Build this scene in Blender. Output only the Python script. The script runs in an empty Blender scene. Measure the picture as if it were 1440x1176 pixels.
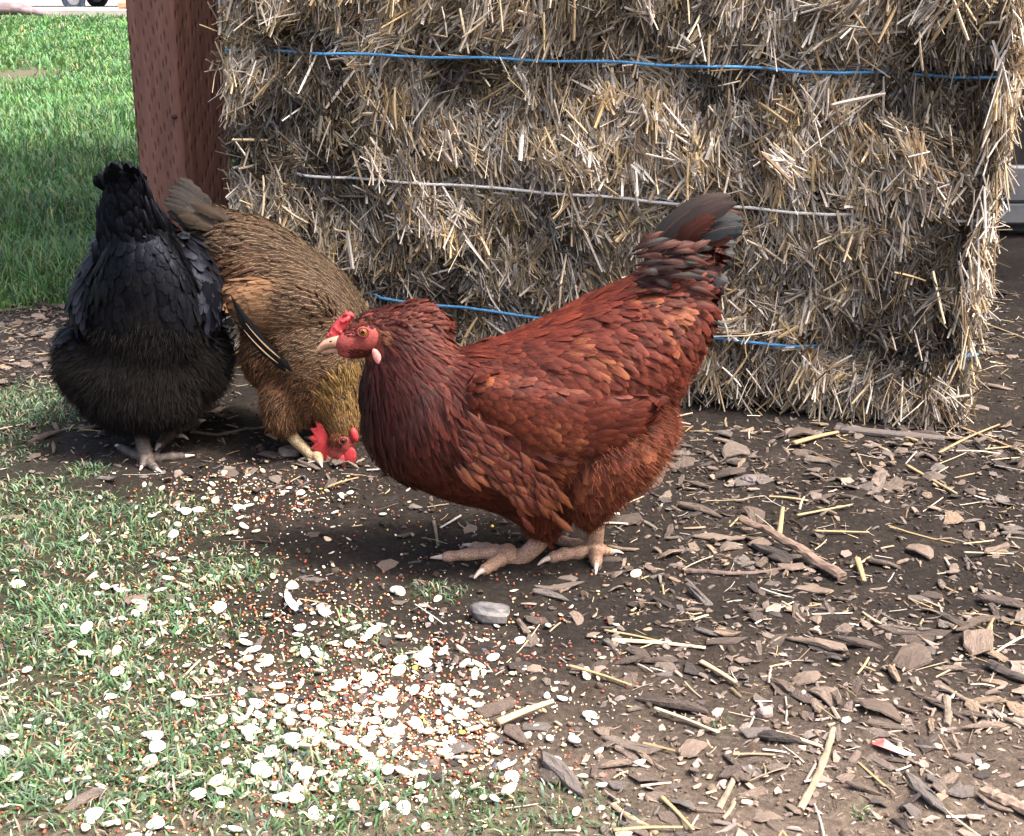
import bpy, math, random
import numpy as np
from mathutils import Vector, Matrix

SC = bpy.context.scene
COL = SC.collection
rng = np.random.default_rng(7)
random.seed(7)

# ------------------------------------------------------------------ camera
CAM_H = 0.69
PITCH = math.radians(18.2)
FPX = 2000.0                       # focal length in photograph pixels (1440 wide)
cam = bpy.data.cameras.new('camera')
cam.lens = 50.0; cam.sensor_width = 36.0; cam.sensor_fit = 'HORIZONTAL'
cam.clip_start = 0.05; cam.clip_end = 400
camo = bpy.data.objects.new('camera', cam); COL.objects.link(camo)
camo.location = (0, 0, CAM_H); camo.rotation_euler = (math.pi/2 - PITCH, 0, 0)
SC.camera = camo

# ------------------------------------------------------------------ light
SUN_EL, SUN_AZ = math.radians(60), math.radians(-22)      # azimuth from +X towards +Y
w = bpy.data.worlds.new('World'); SC.world = w; w.use_nodes = True
nt = w.node_tree
sky = nt.nodes.new('ShaderNodeTexSky'); sky.sky_type = 'NISHITA'; sky.sun_disc = False
sky.sun_elevation = SUN_EL; sky.sun_rotation = math.pi/2 - SUN_AZ
sky.air_density = 0.95; sky.dust_density = 9.0; sky.ozone_density = 0.5
nt.links.new(sky.outputs[0], nt.nodes['Background'].inputs[0])
nt.nodes['Background'].inputs[1].default_value = 0.15
sd = bpy.data.lights.new('sun', 'SUN'); sd.energy = 2.15; sd.angle = math.radians(8.0); sd.color = (1.0, 0.95, 0.87)
so = bpy.data.objects.new('sun', sd); COL.objects.link(so)
TO_SUN = Vector((math.cos(SUN_EL)*math.cos(SUN_AZ), math.cos(SUN_EL)*math.sin(SUN_AZ), math.sin(SUN_EL)))
so.rotation_euler = TO_SUN.to_track_quat('Z', 'Y').to_euler()
SC.view_settings.view_transform = 'Standard'; SC.view_settings.look = 'None'
SC.view_settings.gamma = 1.0; SC.view_settings.use_curve_mapping = False
SC.view_settings.exposure = 1.75
SC.cycles.max_bounces = 6; SC.cycles.diffuse_bounces = 3; SC.cycles.glossy_bounces = 2; SC.cycles.transmission_bounces = 3; SC.cycles.transparent_max_bounces = 4

# ------------------------------------------------------------------ geometry helpers
CT, ST = math.cos(PITCH), math.sin(PITCH)
def ray(px, py):
    u = (px-720)/FPX; v = (588-py)/FPX
    return np.array([u, CT + v*ST, -ST + v*CT])
def G(px, py, z=0.0):
    d = ray(px, py); t = (z-CAM_H)/d[2]
    return np.array([d[0]*t, d[1]*t, z])
def P(px, py, Y):
    d = ray(px, py); t = Y/d[1]
    return np.array([d[0]*t, Y, CAM_H + d[2]*t])
def depth(p): return p[1]*CT + (CAM_H-p[2])*ST
def proj(p):
    p = np.atleast_2d(p)
    dz = p[:, 2]-CAM_H
    zc = p[:, 1]*CT - dz*ST
    return 720 + FPX*p[:, 0]/zc, 588 - FPX*(p[:, 1]*ST + dz*CT)/zc
def ground_h(x, y):
    x = np.asarray(x, float); y = np.asarray(y, float)
    near = np.clip((8-y)/3, 0, 1)
    return near*(0.0022*np.sin(x*9.1+y*4.3) + 0.0016*np.sin(x*21+1.3)*np.sin(y*17+.4)
            + 0.0011*np.sin(x*47+y*31) + 0.0009*np.sin(x*83-y*71+2) - 0.001)

_p = np.random.default_rng(3).permutation(256); _p = np.concatenate([_p, _p, _p])
_g = np.random.default_rng(5).uniform(-1, 1, 512)
def vnoise(x, y, z=0.0):
    """value noise in [-1, 1]"""
    x, y, z = np.broadcast_arrays(np.asarray(x, float), np.asarray(y, float), np.asarray(z, float))
    xi, yi, zi = np.floor(x).astype(int), np.floor(y).astype(int), np.floor(z).astype(int)
    xf, yf, zf = x-xi, y-yi, z-zi
    s = lambda t: t*t*(3-2*t)
    u, v, ww = s(xf), s(yf), s(zf)
    def h(a, b, c): return _g[_p[(_p[(_p[a & 255] + b) & 255] + c) & 255]]
    def l(a, b, t): return a+(b-a)*t
    return l(l(l(h(xi, yi, zi), h(xi+1, yi, zi), u), l(h(xi, yi+1, zi), h(xi+1, yi+1, zi), u), v),
             l(l(h(xi, yi, zi+1), h(xi+1, yi, zi+1), u), l(h(xi, yi+1, zi+1), h(xi+1, yi+1, zi+1), u), v), ww)

def mesh_np(name, V, F, mat=None, col=None, uv=None, smooth=True):
    V = np.asarray(V, np.float32)
    Fs = F if isinstance(F, list) else [F]
    Fs = [np.asarray(f, np.int32) for f in Fs if len(f)]
    me = bpy.data.meshes.new(name)
    me.vertices.add(len(V)); me.vertices.foreach_set('co', V.ravel())
    loops = np.concatenate([f.ravel() for f in Fs])
    tot = np.concatenate([np.full(len(f), f.shape[1], np.int32) for f in Fs])
    st = np.concatenate([[0], np.cumsum(tot)[:-1]]).astype(np.int32)
    me.loops.add(len(loops)); me.loops.foreach_set('vertex_index', loops)
    me.polygons.add(len(tot)); me.polygons.foreach_set('loop_start', st)
    me.polygons.foreach_set('use_smooth', np.full(len(tot), smooth))
    if col is not None:
        c = np.ones((len(V), 4), np.float32); c[:, :3] = col
        a = me.color_attributes.new('col', 'FLOAT_COLOR', 'POINT'); a.data.foreach_set('color', c.ravel())
    if uv is not None:
        l = me.uv_layers.new(name='UVMap'); l.data.foreach_set('uv', np.asarray(uv, np.float32)[loops].ravel())
    me.update(calc_edges=True)
    if mat: me.materials.append(mat)
    return me

def link(name, me, parent=None, loc=(0, 0, 0), rot=None, scale=None):
    o = bpy.data.objects.new(name, me); COL.objects.link(o)
    o.parent = parent; o.location = loc
    if rot is not None: o.rotation_euler = rot
    if scale is not None: o.scale = scale
    return o
def tag(o, label=None, cat=None, group=None, kind=None):
    if label: o['label'] = label
    if cat: o['category'] = cat
    if group: o['group'] = group
    if kind: o['kind'] = kind
    return o
def root(name, loc, label, cat, group=None):
    o = link(name, None, None, tuple(loc)); return tag(o, label, cat, group)
class Thing:
    """root Empty + parts whose meshes are given in world coordinates"""
    def __init__(s, name, loc, label, cat, group=None):
        s.loc = np.array(loc, float); s.o = root(name, loc, label, cat, group)
    def part(s, name, V, F, mat, col=None, uv=None, smooth=True, parent=None, kind=None, label=None):
        me = mesh_np(name, np.asarray(V)-s.loc, F, mat, col, uv, smooth)
        o = link(name, me, parent or s.o); return tag(o, label, None, None, kind)
    def part_me(s, name, me, mat, parent=None, label=None):
        me = me.copy(); me.transform(Matrix.Translation(-Vector(s.loc))); me.name = name
        me.materials.clear(); me.materials.append(mat)
        o = link(name, me, parent or s.o); return tag(o, label)

def sphere(nu=16, nv=10):
    V = [(0, 0, 1)]
    for j in range(1, nv):
        t = math.pi*j/nv
        for i in range(nu):
            a = 2*math.pi*i/nu
            V.append((math.sin(t)*math.cos(a), math.sin(t)*math.sin(a), math.cos(t)))
    V.append((0, 0, -1))
    T, Q = [], []
    for i in range(nu):
        T.append((0, 1+i, 1+(i+1) % nu))
        b = 1+(nv-2)*nu; T.append((len(V)-1, b+(i+1) % nu, b+i))
    for j in range(nv-2):
        for i in range(nu):
            a = 1+j*nu+i; b = 1+j*nu+(i+1) % nu
            Q.append((a, a+nu, b+nu, b))
    return np.array(V), np.array(T), np.array(Q)
SPH = sphere(); SPHL = sphere(8, 5)
def ell(c, r, rotY=0.0, rotZ=0.0, s=SPH):
    """ellipsoid: radii (x, y, z), tilted about Y then Z"""
    V = s[0]*np.array(r)
    ca, sa = math.cos(rotY), math.sin(rotY)
    V = np.stack([V[:, 0]*ca - V[:, 2]*sa, V[:, 1], V[:, 0]*sa + V[:, 2]*ca], 1)
    ca, sa = math.cos(rotZ), math.sin(rotZ)
    V = np.stack([V[:, 0]*ca - V[:, 1]*sa, V[:, 0]*sa + V[:, 1]*ca, V[:, 2]], 1)
    return V+np.array(c), s[1], s[2]
def join(parts):
    V, T, Q, n = [], [], [], 0
    for v, t, q in parts:
        V.append(v); T.append(np.asarray(t).reshape(-1, 3)+n); Q.append(np.asarray(q).reshape(-1, 4)+n); n += len(v)
    return np.concatenate(V), [np.concatenate(T), np.concatenate(Q)]
def tube(pts, rad, n=8, flat=1.0, up=(0, 0, 1), cap=True):
    pts = np.asarray(pts, float); rad = np.asarray(rad, float)*np.ones(len(pts))
    tan = np.gradient(pts, axis=0); tan /= np.linalg.norm(tan, axis=1)[:, None]+1e-9
    up = np.array(up, float)
    V = []
    for p, r, t in zip(pts, rad, tan):
        s = np.cross(t, up)
        if np.linalg.norm(s) < 1e-3: s = np.cross(t, (0, 1, 0.1))
        s /= np.linalg.norm(s); b = np.cross(s, t)
        for i in range(n):
            a = 2*math.pi*i/n
            V.append(p + r*(math.cos(a)*s + flat*math.sin(a)*b))
    Q = []
    for k in range(len(pts)-1):
        for i in range(n):
            a = k*n+i; b = k*n+(i+1) % n
            Q.append((a, b, b+n, a+n))
    T = []
    if cap:
        V.append(pts[0]); V.append(pts[-1]); m = len(pts)*n
        for i in range(n):
            T.append((m, (i+1) % n, i)); e = (len(pts)-1)*n; T.append((m+1, e+i, e+(i+1) % n))
    return np.array(V), np.array(T, int).reshape(-1, 3), np.array(Q)
def spline(pts, m=6):
    pts = np.asarray(pts, float); n = len(pts)
    out = []
    for i in range(n-1):
        p0 = pts[max(i-1, 0)]; p1 = pts[i]; p2 = pts[i+1]; p3 = pts[min(i+2, n-1)]
        for k in range(m):
            t = k/m
            out.append(.5*((2*p1)+(-p0+p2)*t+(2*p0-5*p1+4*p2-p3)*t*t+(-p0+3*p1-3*p2+p3)*t**3))
    out.append(pts[-1]); return np.array(out)

def remesh(V, F, voxel, smooth=6, fac=0.5, disp=None):
    """one continuous surface out of overlapping closed volumes"""
    me = mesh_np('tmp', V, F); o = link('tmp', me)
    m = o.modifiers.new('r', 'REMESH'); m.mode = 'VOXEL'; m.voxel_size = voxel; m.use_smooth_shade = True
    if smooth:
        s = o.modifiers.new('s', 'SMOOTH'); s.iterations = smooth; s.factor = fac
    dg = bpy.context.evaluated_depsgraph_get(); dg.update()
    out = bpy.data.meshes.new_from_object(o.evaluated_get(dg))
    bpy.data.objects.remove(o); bpy.data.meshes.remove(me)
    return out
def mesh_arrays(me):
    n = len(me.vertices); V = np.empty(n*3, np.float32); me.vertices.foreach_get('co', V); V = V.reshape(-1, 3).astype(float)
    N = np.empty(n*3, np.float32); me.vertices.foreach_get('normal', N); N = N.reshape(-1, 3).astype(float)
    me.calc_loop_triangles(); T = np.empty(len(me.loop_triangles)*3, np.int32)
    me.loop_triangles.foreach_get('vertices', T); return V, N, T.reshape(-1, 3)
def sample_surface(me, n):
    V, N, T = mesh_arrays(me)
    a, b, c = V[T[:, 0]], V[T[:, 1]], V[T[:, 2]]
    ar = np.linalg.norm(np.cross(b-a, c-a), axis=1); ar /= ar.sum()
    i = rng.choice(len(T), n, p=ar); r1 = np.sqrt(rng.random(n)); r2 = rng.random(n)
    wa, wb, wc = 1-r1, r1*(1-r2), r1*r2
    p = a[i]*wa[:, None]+b[i]*wb[:, None]+c[i]*wc[:, None]
    nn = N[T[i, 0]]*wa[:, None]+N[T[i, 1]]*wb[:, None]+N[T[i, 2]]*wc[:, None]
    nn /= np.linalg.norm(nn, axis=1)[:, None]+1e-9
    return p, nn
def thin(p, spacing):
    """keep points no closer than their spacing"""
    if not len(p): return np.zeros(0, int)
    cell = float(np.max(spacing)); grid = {}; keep = []
    for i in range(len(p)):
        k = tuple((p[i]//cell).astype(int)); ok = True; s2 = spacing[i]**2
        for dx in (-1, 0, 1):
            for dy in (-1, 0, 1):
                for dz in (-1, 0, 1):
                    for j in grid.get((k[0]+dx, k[1]+dy, k[2]+dz), ()):
                        d = p[i]-p[j]
                        if d[0]*d[0]+d[1]*d[1]+d[2]*d[2] < s2: ok = False; break
                    if not ok: break
                if not ok: break
            if not ok: break
        if ok: grid.setdefault(k, []).append(i); keep.append(i)
    return np.array(keep)
def unit(a): return a/(np.linalg.norm(a, axis=-1, keepdims=True)+1e-9)

# ------------------------------------------------------------------ material helpers
def new_mat(name):
    m = bpy.data.materials.new(name); m.use_nodes = True
    b = m.node_tree.nodes['Principled BSDF']; return m, m.node_tree, b
def N(nt, t, **kw):
    n = nt.nodes.new('ShaderNode'+t)
    for k, v in kw.items():
        if k in n.inputs: n.inputs[k].default_value = v
        else: setattr(n, k, v)
    return n
def mixc(nt, fac, a, b, blend='MIX'):
    n = nt.nodes.new('ShaderNodeMix'); n.data_type = 'RGBA'; n.blend_type = blend
    for i, v in ((0, fac), (6, a), (7, b)):
        if hasattr(v, 'links') or hasattr(v, 'is_linked'): nt.links.new(v, n.inputs[i])
        else: n.inputs[i].default_value = v if i == 0 else (*v, 1) if len(v) == 3 else v
    return n.outputs[2]
def mth(nt, op, a, b=None, c=None):
    n = nt.nodes.new('ShaderNodeMath'); n.operation = op
    for i, v in enumerate((a, b, c)):
        if v is None: continue
        if hasattr(v, 'is_linked'): nt.links.new(v, n.inputs[i])
        else: n.inputs[i].default_value = v
    return n.outputs[0]
def ramp(nt, fac, stops):
    n = nt.nodes.new('ShaderNodeValToRGB'); nt.links.new(fac, n.inputs[0])
    e = n.color_ramp.elements
    while len(e) < len(stops): e.new(0.5)
    for k, (p, c) in enumerate(stops): e[k].position = p; e[k].color = (*c, 1)
    return n.outputs[0]
def noise(nt, scale, detail=4, vec=None, rough=.55, out=0):
    n = N(nt, 'TexNoise'); n.inputs['Scale'].default_value = scale; n.inputs['Detail'].default_value = detail
    n.inputs['Roughness'].default_value = rough
    if vec is not None: nt.links.new(vec, n.inputs['Vector'])
    return n.outputs[out]
def coords(nt, kind='Object', scale=None):
    t = N(nt, 'TexCoord').outputs[kind]
    if scale is None: return t
    m = N(nt, 'Mapping'); m.inputs['Scale'].default_value = scale; nt.links.new(t, m.inputs['Vector']); return m.outputs[0]
def bump(nt, b, h, strength=.3, dist=.001):
    n = N(nt, 'Bump'); n.inputs['Strength'].default_value = strength; n.inputs['Distance'].default_value = dist
    nt.links.new(h, n.inputs['Height']); nt.links.new(n.outputs[0], b.inputs['Normal'])
def simple(name, c1, c2, scale=60, rough=.7, bs=.3, bd=.001, spec=.4, sub=0, kind='Object', sc=None):
    m, nt, b = new_mat(name)
    v = coords(nt, kind, sc)
    f = noise(nt, scale, 5, v)
    f2 = ramp(nt, f, [(.3, c1), (.7, c2)])
    nt.links.new(f2, b.inputs['Base Color']); b.inputs['Roughness'].default_value = rough
    b.inputs['Specular IOR Level'].default_value = spec
    if bs: bump(nt, b, noise(nt, scale*2.5, 5, v), bs, bd)
    if sub:
        b.inputs['Subsurface Weight'].default_value = sub; b.inputs['Subsurface Radius'].default_value = (.004, .0015, .001)
        b.inputs['Subsurface Scale'].default_value = 1
    return m
def attr_mat(name, rough=.7, spec=.3, streak=None, bs=0.0, var=.25, scale=200, trans=0.0):
    """colour from the mesh's own col attribute with a little noise"""
    m, nt, b = new_mat(name)
    a = N(nt, 'Attribute', attribute_name='col').outputs['Color']
    v = coords(nt, 'Object', streak) if streak else coords(nt, 'Object')
    f = noise(nt, scale, 4, v)
    k = mth(nt, 'MULTIPLY_ADD', f, 2*var, 1-var)
    n = nt.nodes.new('ShaderNodeVectorMath'); n.operation = 'SCALE'
    nt.links.new(a, n.inputs[0]); nt.links.new(k, n.inputs['Scale'])
    nt.links.new(n.outputs[0], b.inputs['Base Color'])
    b.inputs['Roughness'].default_value = rough; b.inputs['Specular IOR Level'].default_value = spec
    if bs: bump(nt, b, f, bs, .0006)
    if trans:
        tr = N(nt, 'BsdfTranslucent'); nt.links.new(n.outputs[0], tr.inputs['Color'])
        mx = N(nt, 'MixShader'); mx.inputs[0].default_value = trans
        nt.links.new(b.outputs[0], mx.inputs[1]); nt.links.new(tr.outputs[0], mx.inputs[2])
        nt.links.new(mx.outputs[0], nt.nodes['Material Output'].inputs[0])
    return m
def feather_mat(name, rough=.5, spec=.35, barb=.35, shaft=(0, 0, 0), shaft_w=0.0, sheen=0.0, pencil=None, spec_tint=None):
    """barb streaks run obliquely from the shaft; colour comes from the col attribute"""
    m, nt, b = new_mat(name)
    a = N(nt, 'Attribute', attribute_name='col').outputs['Color']
    uv = N(nt, 'UVMap').outputs[0]
    sep = N(nt, 'SeparateXYZ'); nt.links.new(uv, sep.inputs[0])
    U, V = sep.outputs[0], sep.outputs[1]
    cx = mth(nt, 'ABSOLUTE', mth(nt, 'SUBTRACT', mth(nt, 'FRACT', U), .5))
    ph = mth(nt, 'SUBTRACT', V, mth(nt, 'MULTIPLY', cx, .9))
    cb = N(nt, 'CombineXYZ'); nt.links.new(mth(nt, 'MULTIPLY', U, 1.0), cb.inputs[0]); nt.links.new(mth(nt, 'MULTIPLY', ph, 38), cb.inputs[1])
    f = noise(nt, 1.0, 3, cb.outputs[0], .7)
    k = mth(nt, 'MULTIPLY_ADD', f, 2.4*barb, 1-1.2*barb)
    n = nt.nodes.new('ShaderNodeVectorMath'); n.operation = 'SCALE'
    nt.links.new(a, n.inputs[0]); nt.links.new(k, n.inputs['Scale'])
    colr = n.outputs[0]
    if pencil:
        # concentric darker pencilling that follows the feather outline
        e = mth(nt, 'ADD', mth(nt, 'MULTIPLY', cx, 2.0), mth(nt, 'MULTIPLY', V, 1.0))
        s = mth(nt, 'SINE', mth(nt, 'MULTIPLY', e, 26.0))
        s = mth(nt, 'GREATER_THAN', s, .1)
        colr = mixc(nt, mth(nt, 'MULTIPLY', s, pencil), colr, (.02, .014, .01))
    if shaft_w:
        sm = mth(nt, 'LESS_THAN', cx, shaft_w)
        sm = mth(nt, 'MULTIPLY', sm, mth(nt, 'GREATER_THAN', V, .25))
        colr = mixc(nt, sm, colr, shaft)
    nt.links.new(colr, b.inputs['Base Color'])
    b.inputs['Roughness'].default_value = rough; b.inputs['Specular IOR Level'].default_value = spec
    if spec_tint: b.inputs['Specular Tint'].default_value = (*spec_tint, 1)
    if sheen: b.inputs['Sheen Weight'].default_value = sheen; b.inputs['Sheen Roughness'].default_value = .4
    bump(nt, b, f, .5, .0006)
    return m

# ------------------------------------------------------------------ zones on the ground (which cover grows where)
GRASS = [(60,760,150,55,1),(190,735,110,38,.8),(120,900,200,110,1),(60,1080,220,120,1.1),(280,1080,200,100,1.1),(300,810,90,32,.9),
         (420,930,60,35,.6),(500,885,55,25,.45),(470,1130,150,60,.9),(690,1140,150,48,.85),(50,575,75,32,.8),(10,625,60,40,.5),
         (610,832,46,14,.6),(560,925,45,22,.4),(850,1160,50,25,.4),(120,664,26,9,1.2),(1015,1022,16,10,.6),(1215,1148,14,10,.7),(40,690,70,25,.5),(1205,1230,80,60,.0)]
SEEDS = [(330,695,115,32,1.3),(430,690,60,28,.9),(250,770,100,40,.55),(290,850,170,50,.7),(350,950,240,80,.6),(540,975,110,60,1.5),
         (610,1040,110,50,1.3),(470,1060,150,70,1.0),(150,1080,200,90,.4),(690,900,90,45,.25),(480,850,70,35,.4)]
def blobs(L, px, py):
    r = np.zeros_like(px, dtype=float)
    for cx, cy, rx, ry, k in L: r = np.maximum(r, k*np.exp(-((px-cx)/rx)**2-((py-cy)/ry)**2))
    return r
def lawn_mask(x, y):
    edge = 2.82 + .07*np.sin(x*7)+.04*np.sin(x*19+1)
    right = -.62 - .0*y
    return ((y > edge) & (x < right+.12*np.sin(y*2)+.1) & (y < 15.6))
def grass_px(x, y):
    px, py = proj(np.stack([x, y, 0*x], 1))
    g = blobs(GRASS, px, py)
    g *= 1-.9*np.exp(-((px-385)/75)**2-((py-955)/38)**2)
    g = np.where((px < -60) & (py > 690), .9, g); g = np.where((py > 1200) & (px < 800), .8, g)
    return g
def in_view(x, y, m=0.12):
    px, py = proj(np.stack([x, y, 0*x], 1))
    return (px > -1440*m) & (px < 1440*(1+m)) & (py < 1176*(1+m))

# ------------------------------------------------------------------ ground sheet
def axis(lo, hi, dlo, dhi, fine, grow=1.16):
    a = list(np.arange(dlo, dhi+1e-6, fine)); s = fine; x = a[-1]
    while x < hi: s *= grow; x = min(x+s, hi); a.append(x)
    s = fine; x = a[0]; b = []
    while x > lo: s *= grow; x = max(x-s, lo); b.append(x)
    return np.array(b[::-1]+a)
gx = axis(-120, 120, -1.35, 1.35, .012); gy = axis(-12, 160, .85, 3.3, .012)
X, Y = np.meshgrid(gx, gy); xs, ys = X.ravel(), Y.ravel()
zs = ground_h(xs, ys) + np.clip((8-ys)/3, 0, 1)*.0025*vnoise(xs*60, ys*60)*(np.abs(xs) < 1.6)*(ys < 3.4)
nx_, ny_ = len(gx), len(gy)
i = np.arange(nx_*ny_).reshape(ny_, nx_)
Fq = np.stack([i[:-1, :-1], i[:-1, 1:], i[1:, 1:], i[1:, :-1]], -1).reshape(-1, 4)
gm = np.clip(grass_px(xs, ys), 0, 1)*(ys < 2.6)*(ys > .3)
lm = lawn_mask(xs, ys)
px_, py_ = proj(np.stack([xs, ys, 0*xs], 1))
dry = np.clip((py_-880)/280, 0, 1)*(ys > .3) + (ys <= .3)*1.0  # soil tone gets lighter towards the camera
dry = np.maximum(dry, np.clip((430-py_)/60, 0, 1)*(xs < -.5)*.4)
bare_ = 1-np.clip(1.3*np.exp(-((xs+2.85)/.30)**2-((ys-8.4)/.75)**2), 0, 1)
zone = np.stack([np.maximum(gm*.8, lm*bare_), np.maximum(dry, (1-bare_)*1.2), lm*bare_], 1)

m, nt, b = new_mat('soil')
a = N(nt, 'Attribute', attribute_name='col'); sp = N(nt, 'SeparateColor'); nt.links.new(a.outputs['Color'], sp.inputs[0])
v = coords(nt)
n1 = noise(nt, 9, 6, v); n2 = noise(nt, 140, 6, v, .7); n3 = noise(nt, 420, 4, v, .7)
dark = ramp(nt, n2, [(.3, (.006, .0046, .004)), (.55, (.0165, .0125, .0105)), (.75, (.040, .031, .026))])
pale_soil_c = ramp(nt, n2, [(.3, (.05, .038, .030)), (.55, (.11, .084, .066)), (.75, (.20, .16, .13))])
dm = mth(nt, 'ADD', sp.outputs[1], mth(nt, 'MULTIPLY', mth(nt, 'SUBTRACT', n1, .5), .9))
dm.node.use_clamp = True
c = mixc(nt, dm, dark, pale_soil_c)
gr = ramp(nt, n2, [(.3, (.022, .034, .012)), (.7, (.08, .085, .035))])
gmk = mth(nt, 'MULTIPLY', sp.outputs[0], .6)
c = mixc(nt, gmk, c, gr)
lawnc = ramp(nt, n1, [(.3, (.035, .09, .02)), (.7, (.07, .15, .035))])
c = mixc(nt, sp.outputs[2], c, lawnc)
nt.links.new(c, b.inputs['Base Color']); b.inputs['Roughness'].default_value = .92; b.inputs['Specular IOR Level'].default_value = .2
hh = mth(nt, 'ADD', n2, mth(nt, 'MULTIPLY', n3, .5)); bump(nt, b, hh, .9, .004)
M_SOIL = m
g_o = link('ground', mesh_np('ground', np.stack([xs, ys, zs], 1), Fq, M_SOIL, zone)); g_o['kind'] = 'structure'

# ------------------------------------------------------------------ straw strips
def strips(base, d, nrm, L, W, bend, cols, rows=3, name=None, fold=.35, taper=(.9, 1, .8), curl=None):
    """flat folded stalks: base (n,3), direction, facing normal, length, width"""
    n = len(base); d = unit(d); s = unit(np.cross(d, nrm)); nn = unit(np.cross(s, d))
    t = np.linspace(0, 1, rows); V = np.empty((n, rows, 3, 3))
    tw = np.interp(t, np.linspace(0, 1, len(taper)), taper)
    for k in range(rows):
        c = base + d*(L*t[k])[:, None] + nn*(bend*4*t[k]*(1-t[k]))[:, None]
        if curl is not None: c = c + s*(curl*t[k]**2)[:, None]
        wv = (W*.5*tw[k])[:, None]
        V[:, k, 0] = c - s*wv; V[:, k, 1] = c + nn*(wv*fold*2); V[:, k, 2] = c + s*wv
    idx = np.arange(n*rows*3).reshape(n, rows, 3)
    q = []
    for k in range(rows-1):
        for j in range(2):
            q.append(np.stack([idx[:, k, j], idx[:, k, j+1], idx[:, k+1, j+1], idx[:, k+1, j]], -1))
    F = np.concatenate(q).reshape(-1, 4)
    C = np.repeat(cols, rows*3, axis=0) if cols is not None else None
    U = np.tile(np.array([(.5*j, t[k]) for k in range(rows) for j in range(3)]), (n, 1))
    return V.reshape(-1, 3), F, C, U

STRAWC = np.array([(.64, .52, .36), (.60, .53, .45), (.60, .44, .23), (.44, .33, .20), (.28, .19, .11), (.12, .08, .05), (.80, .74, .66), (.46, .39, .33)])
M_STRAW = attr_mat('straw', .55, .35, (1, 1, 1), 0, .22, 260, trans=.12)

# ------------------------------------------------------------------ straw bale
CL, CR = G(343, 508), G(1334, 605)
BU = unit(CR-CL); BN = np.array([BU[1], -BU[0], 0.0]); BL = float(np.linalg.norm(CR-CL)); BH, BD = .665, .46
UZ = np.array([0, 0, 1.0])
def face_hit(px, py):
    d = ray(px, py); o = np.array([0, 0, CAM_H]); t = np.dot(CL-o, BN)/np.dot(d, BN); p = o+d*t
    return float(np.dot(p-CL, BU)), float(p[2])
TW = {'blue_top': [(330,72),(435,75),(620,80),(800,86),(1000,93),(1200,103),(1390,112)],
      'white': [(330,238),(400,243),(600,257),(800,272),(1000,288),(1200,303),(1390,318)],
      'blue_low': [(330,396),(530,418),(720,440),(1000,474),(1180,490),(1390,510)]}
TWZ = {k: np.array([face_hit(*q) for q in v]) for k, v in TW.items()}
def groove(s, z):
    g = 0
    for k in TWZ: g = np.maximum(g, np.exp(-((z-np.interp(s, TWZ[k][:, 0], TWZ[k][:, 1]))/.022)**2))
    return g
def bale_off(s, z):
    """how far the packed face stands out of its plane"""
    o = .015*vnoise(s*6, z*6) + .014*vnoise(s*15+5, z*15) + .010*vnoise(s*36, z*36+3) - .018*groove(s, z)
    o -= .03*np.clip((.05-z)/.05, 0, 1)**2 + .02*np.clip((z-.62)/.05, 0, 1)**2
    o -= .03*np.clip((s-(BL-.05))/.06, 0, 1.5)**2 + .02*np.clip((.04-s)/.04, 0, 1)**2
    return o
def end_off(z): return .036*np.clip((z-.06)/.5, 0, 1)   # right end leans outwards towards the top
bale = Thing('straw_bale', CL+BU*BL*.5-BN*BD*.5, 'big pale straw bale tied with blue and white twine behind the hens', 'straw bale')
def bale_pt(s, z, dpt):
    return CL + np.multiply.outer(s, BU) - np.multiply.outer(dpt, BN) + np.multiply.outer(z, UZ)
# core
ns, nz, nd = 110, 60, 36
def gridF(a, b, flip=False):
    i = np.arange(a*b).reshape(a, b); q = np.stack([i[:-1, :-1], i[:-1, 1:], i[1:, 1:], i[1:, :-1]], -1).reshape(-1, 4)
    return q[:, ::-1] if flip else q
S, Z = np.meshgrid(np.linspace(0, 1, ns), np.linspace(.012, BH, nz))
ss = S*(BL+end_off(Z)); fV = bale_pt(ss.ravel(), Z.ravel(), (-bale_off(ss, Z)+.012).ravel())
bV = bale_pt(ss.ravel(), Z.ravel(), np.full(ss.size, BD))
D2, Z2 = np.meshgrid(np.linspace(0, 1, nd), np.linspace(.012, BH, nz))
def endV(s0, sgn):
    se = (s0 + (end_off(Z2) if sgn > 0 else 0) + sgn*(.012*vnoise(D2*8, Z2*14)))
    o0 = -bale_off(s0+(end_off(Z2) if sgn > 0 else 0*Z2), Z2)+.012
    return bale_pt(se.ravel(), Z2.ravel(), (o0+(BD-o0)*D2).ravel())
S3, D3 = np.meshgrid(np.linspace(0, 1, ns), np.linspace(0, 1, nd)); s3 = S3*(BL+end_off(np.array(BH)))
t0 = -bale_off(s3, np.full_like(s3, BH))+.012
tV = bale_pt(s3.ravel(), (BH+.01*vnoise(s3*10, D3*6)).ravel(), (t0+(BD-t0)*D3).ravel())
lV = bale_pt(s3.ravel(), np.full(s3.size, .012), (t0+(BD-t0)*D3).ravel())
core = [(fV, np.zeros((0, 3), int), gridF(nz, ns)), (bV, np.zeros((0, 3), int), gridF(nz, ns, True)),
        (endV(BL, 1), np.zeros((0, 3), int), gridF(nz, nd)), (endV(0, -1), np.zeros((0, 3), int), gridF(nz, nd, True)),
        (tV, np.zeros((0, 3), int), gridF(nd, ns)), (lV, np.zeros((0, 3), int), gridF(nd, ns, True))]
cV, cF = join(core)
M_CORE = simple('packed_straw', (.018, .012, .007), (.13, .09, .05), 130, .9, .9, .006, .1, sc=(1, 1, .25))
bale.part('core', cV, cF[1], M_CORE)

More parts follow.
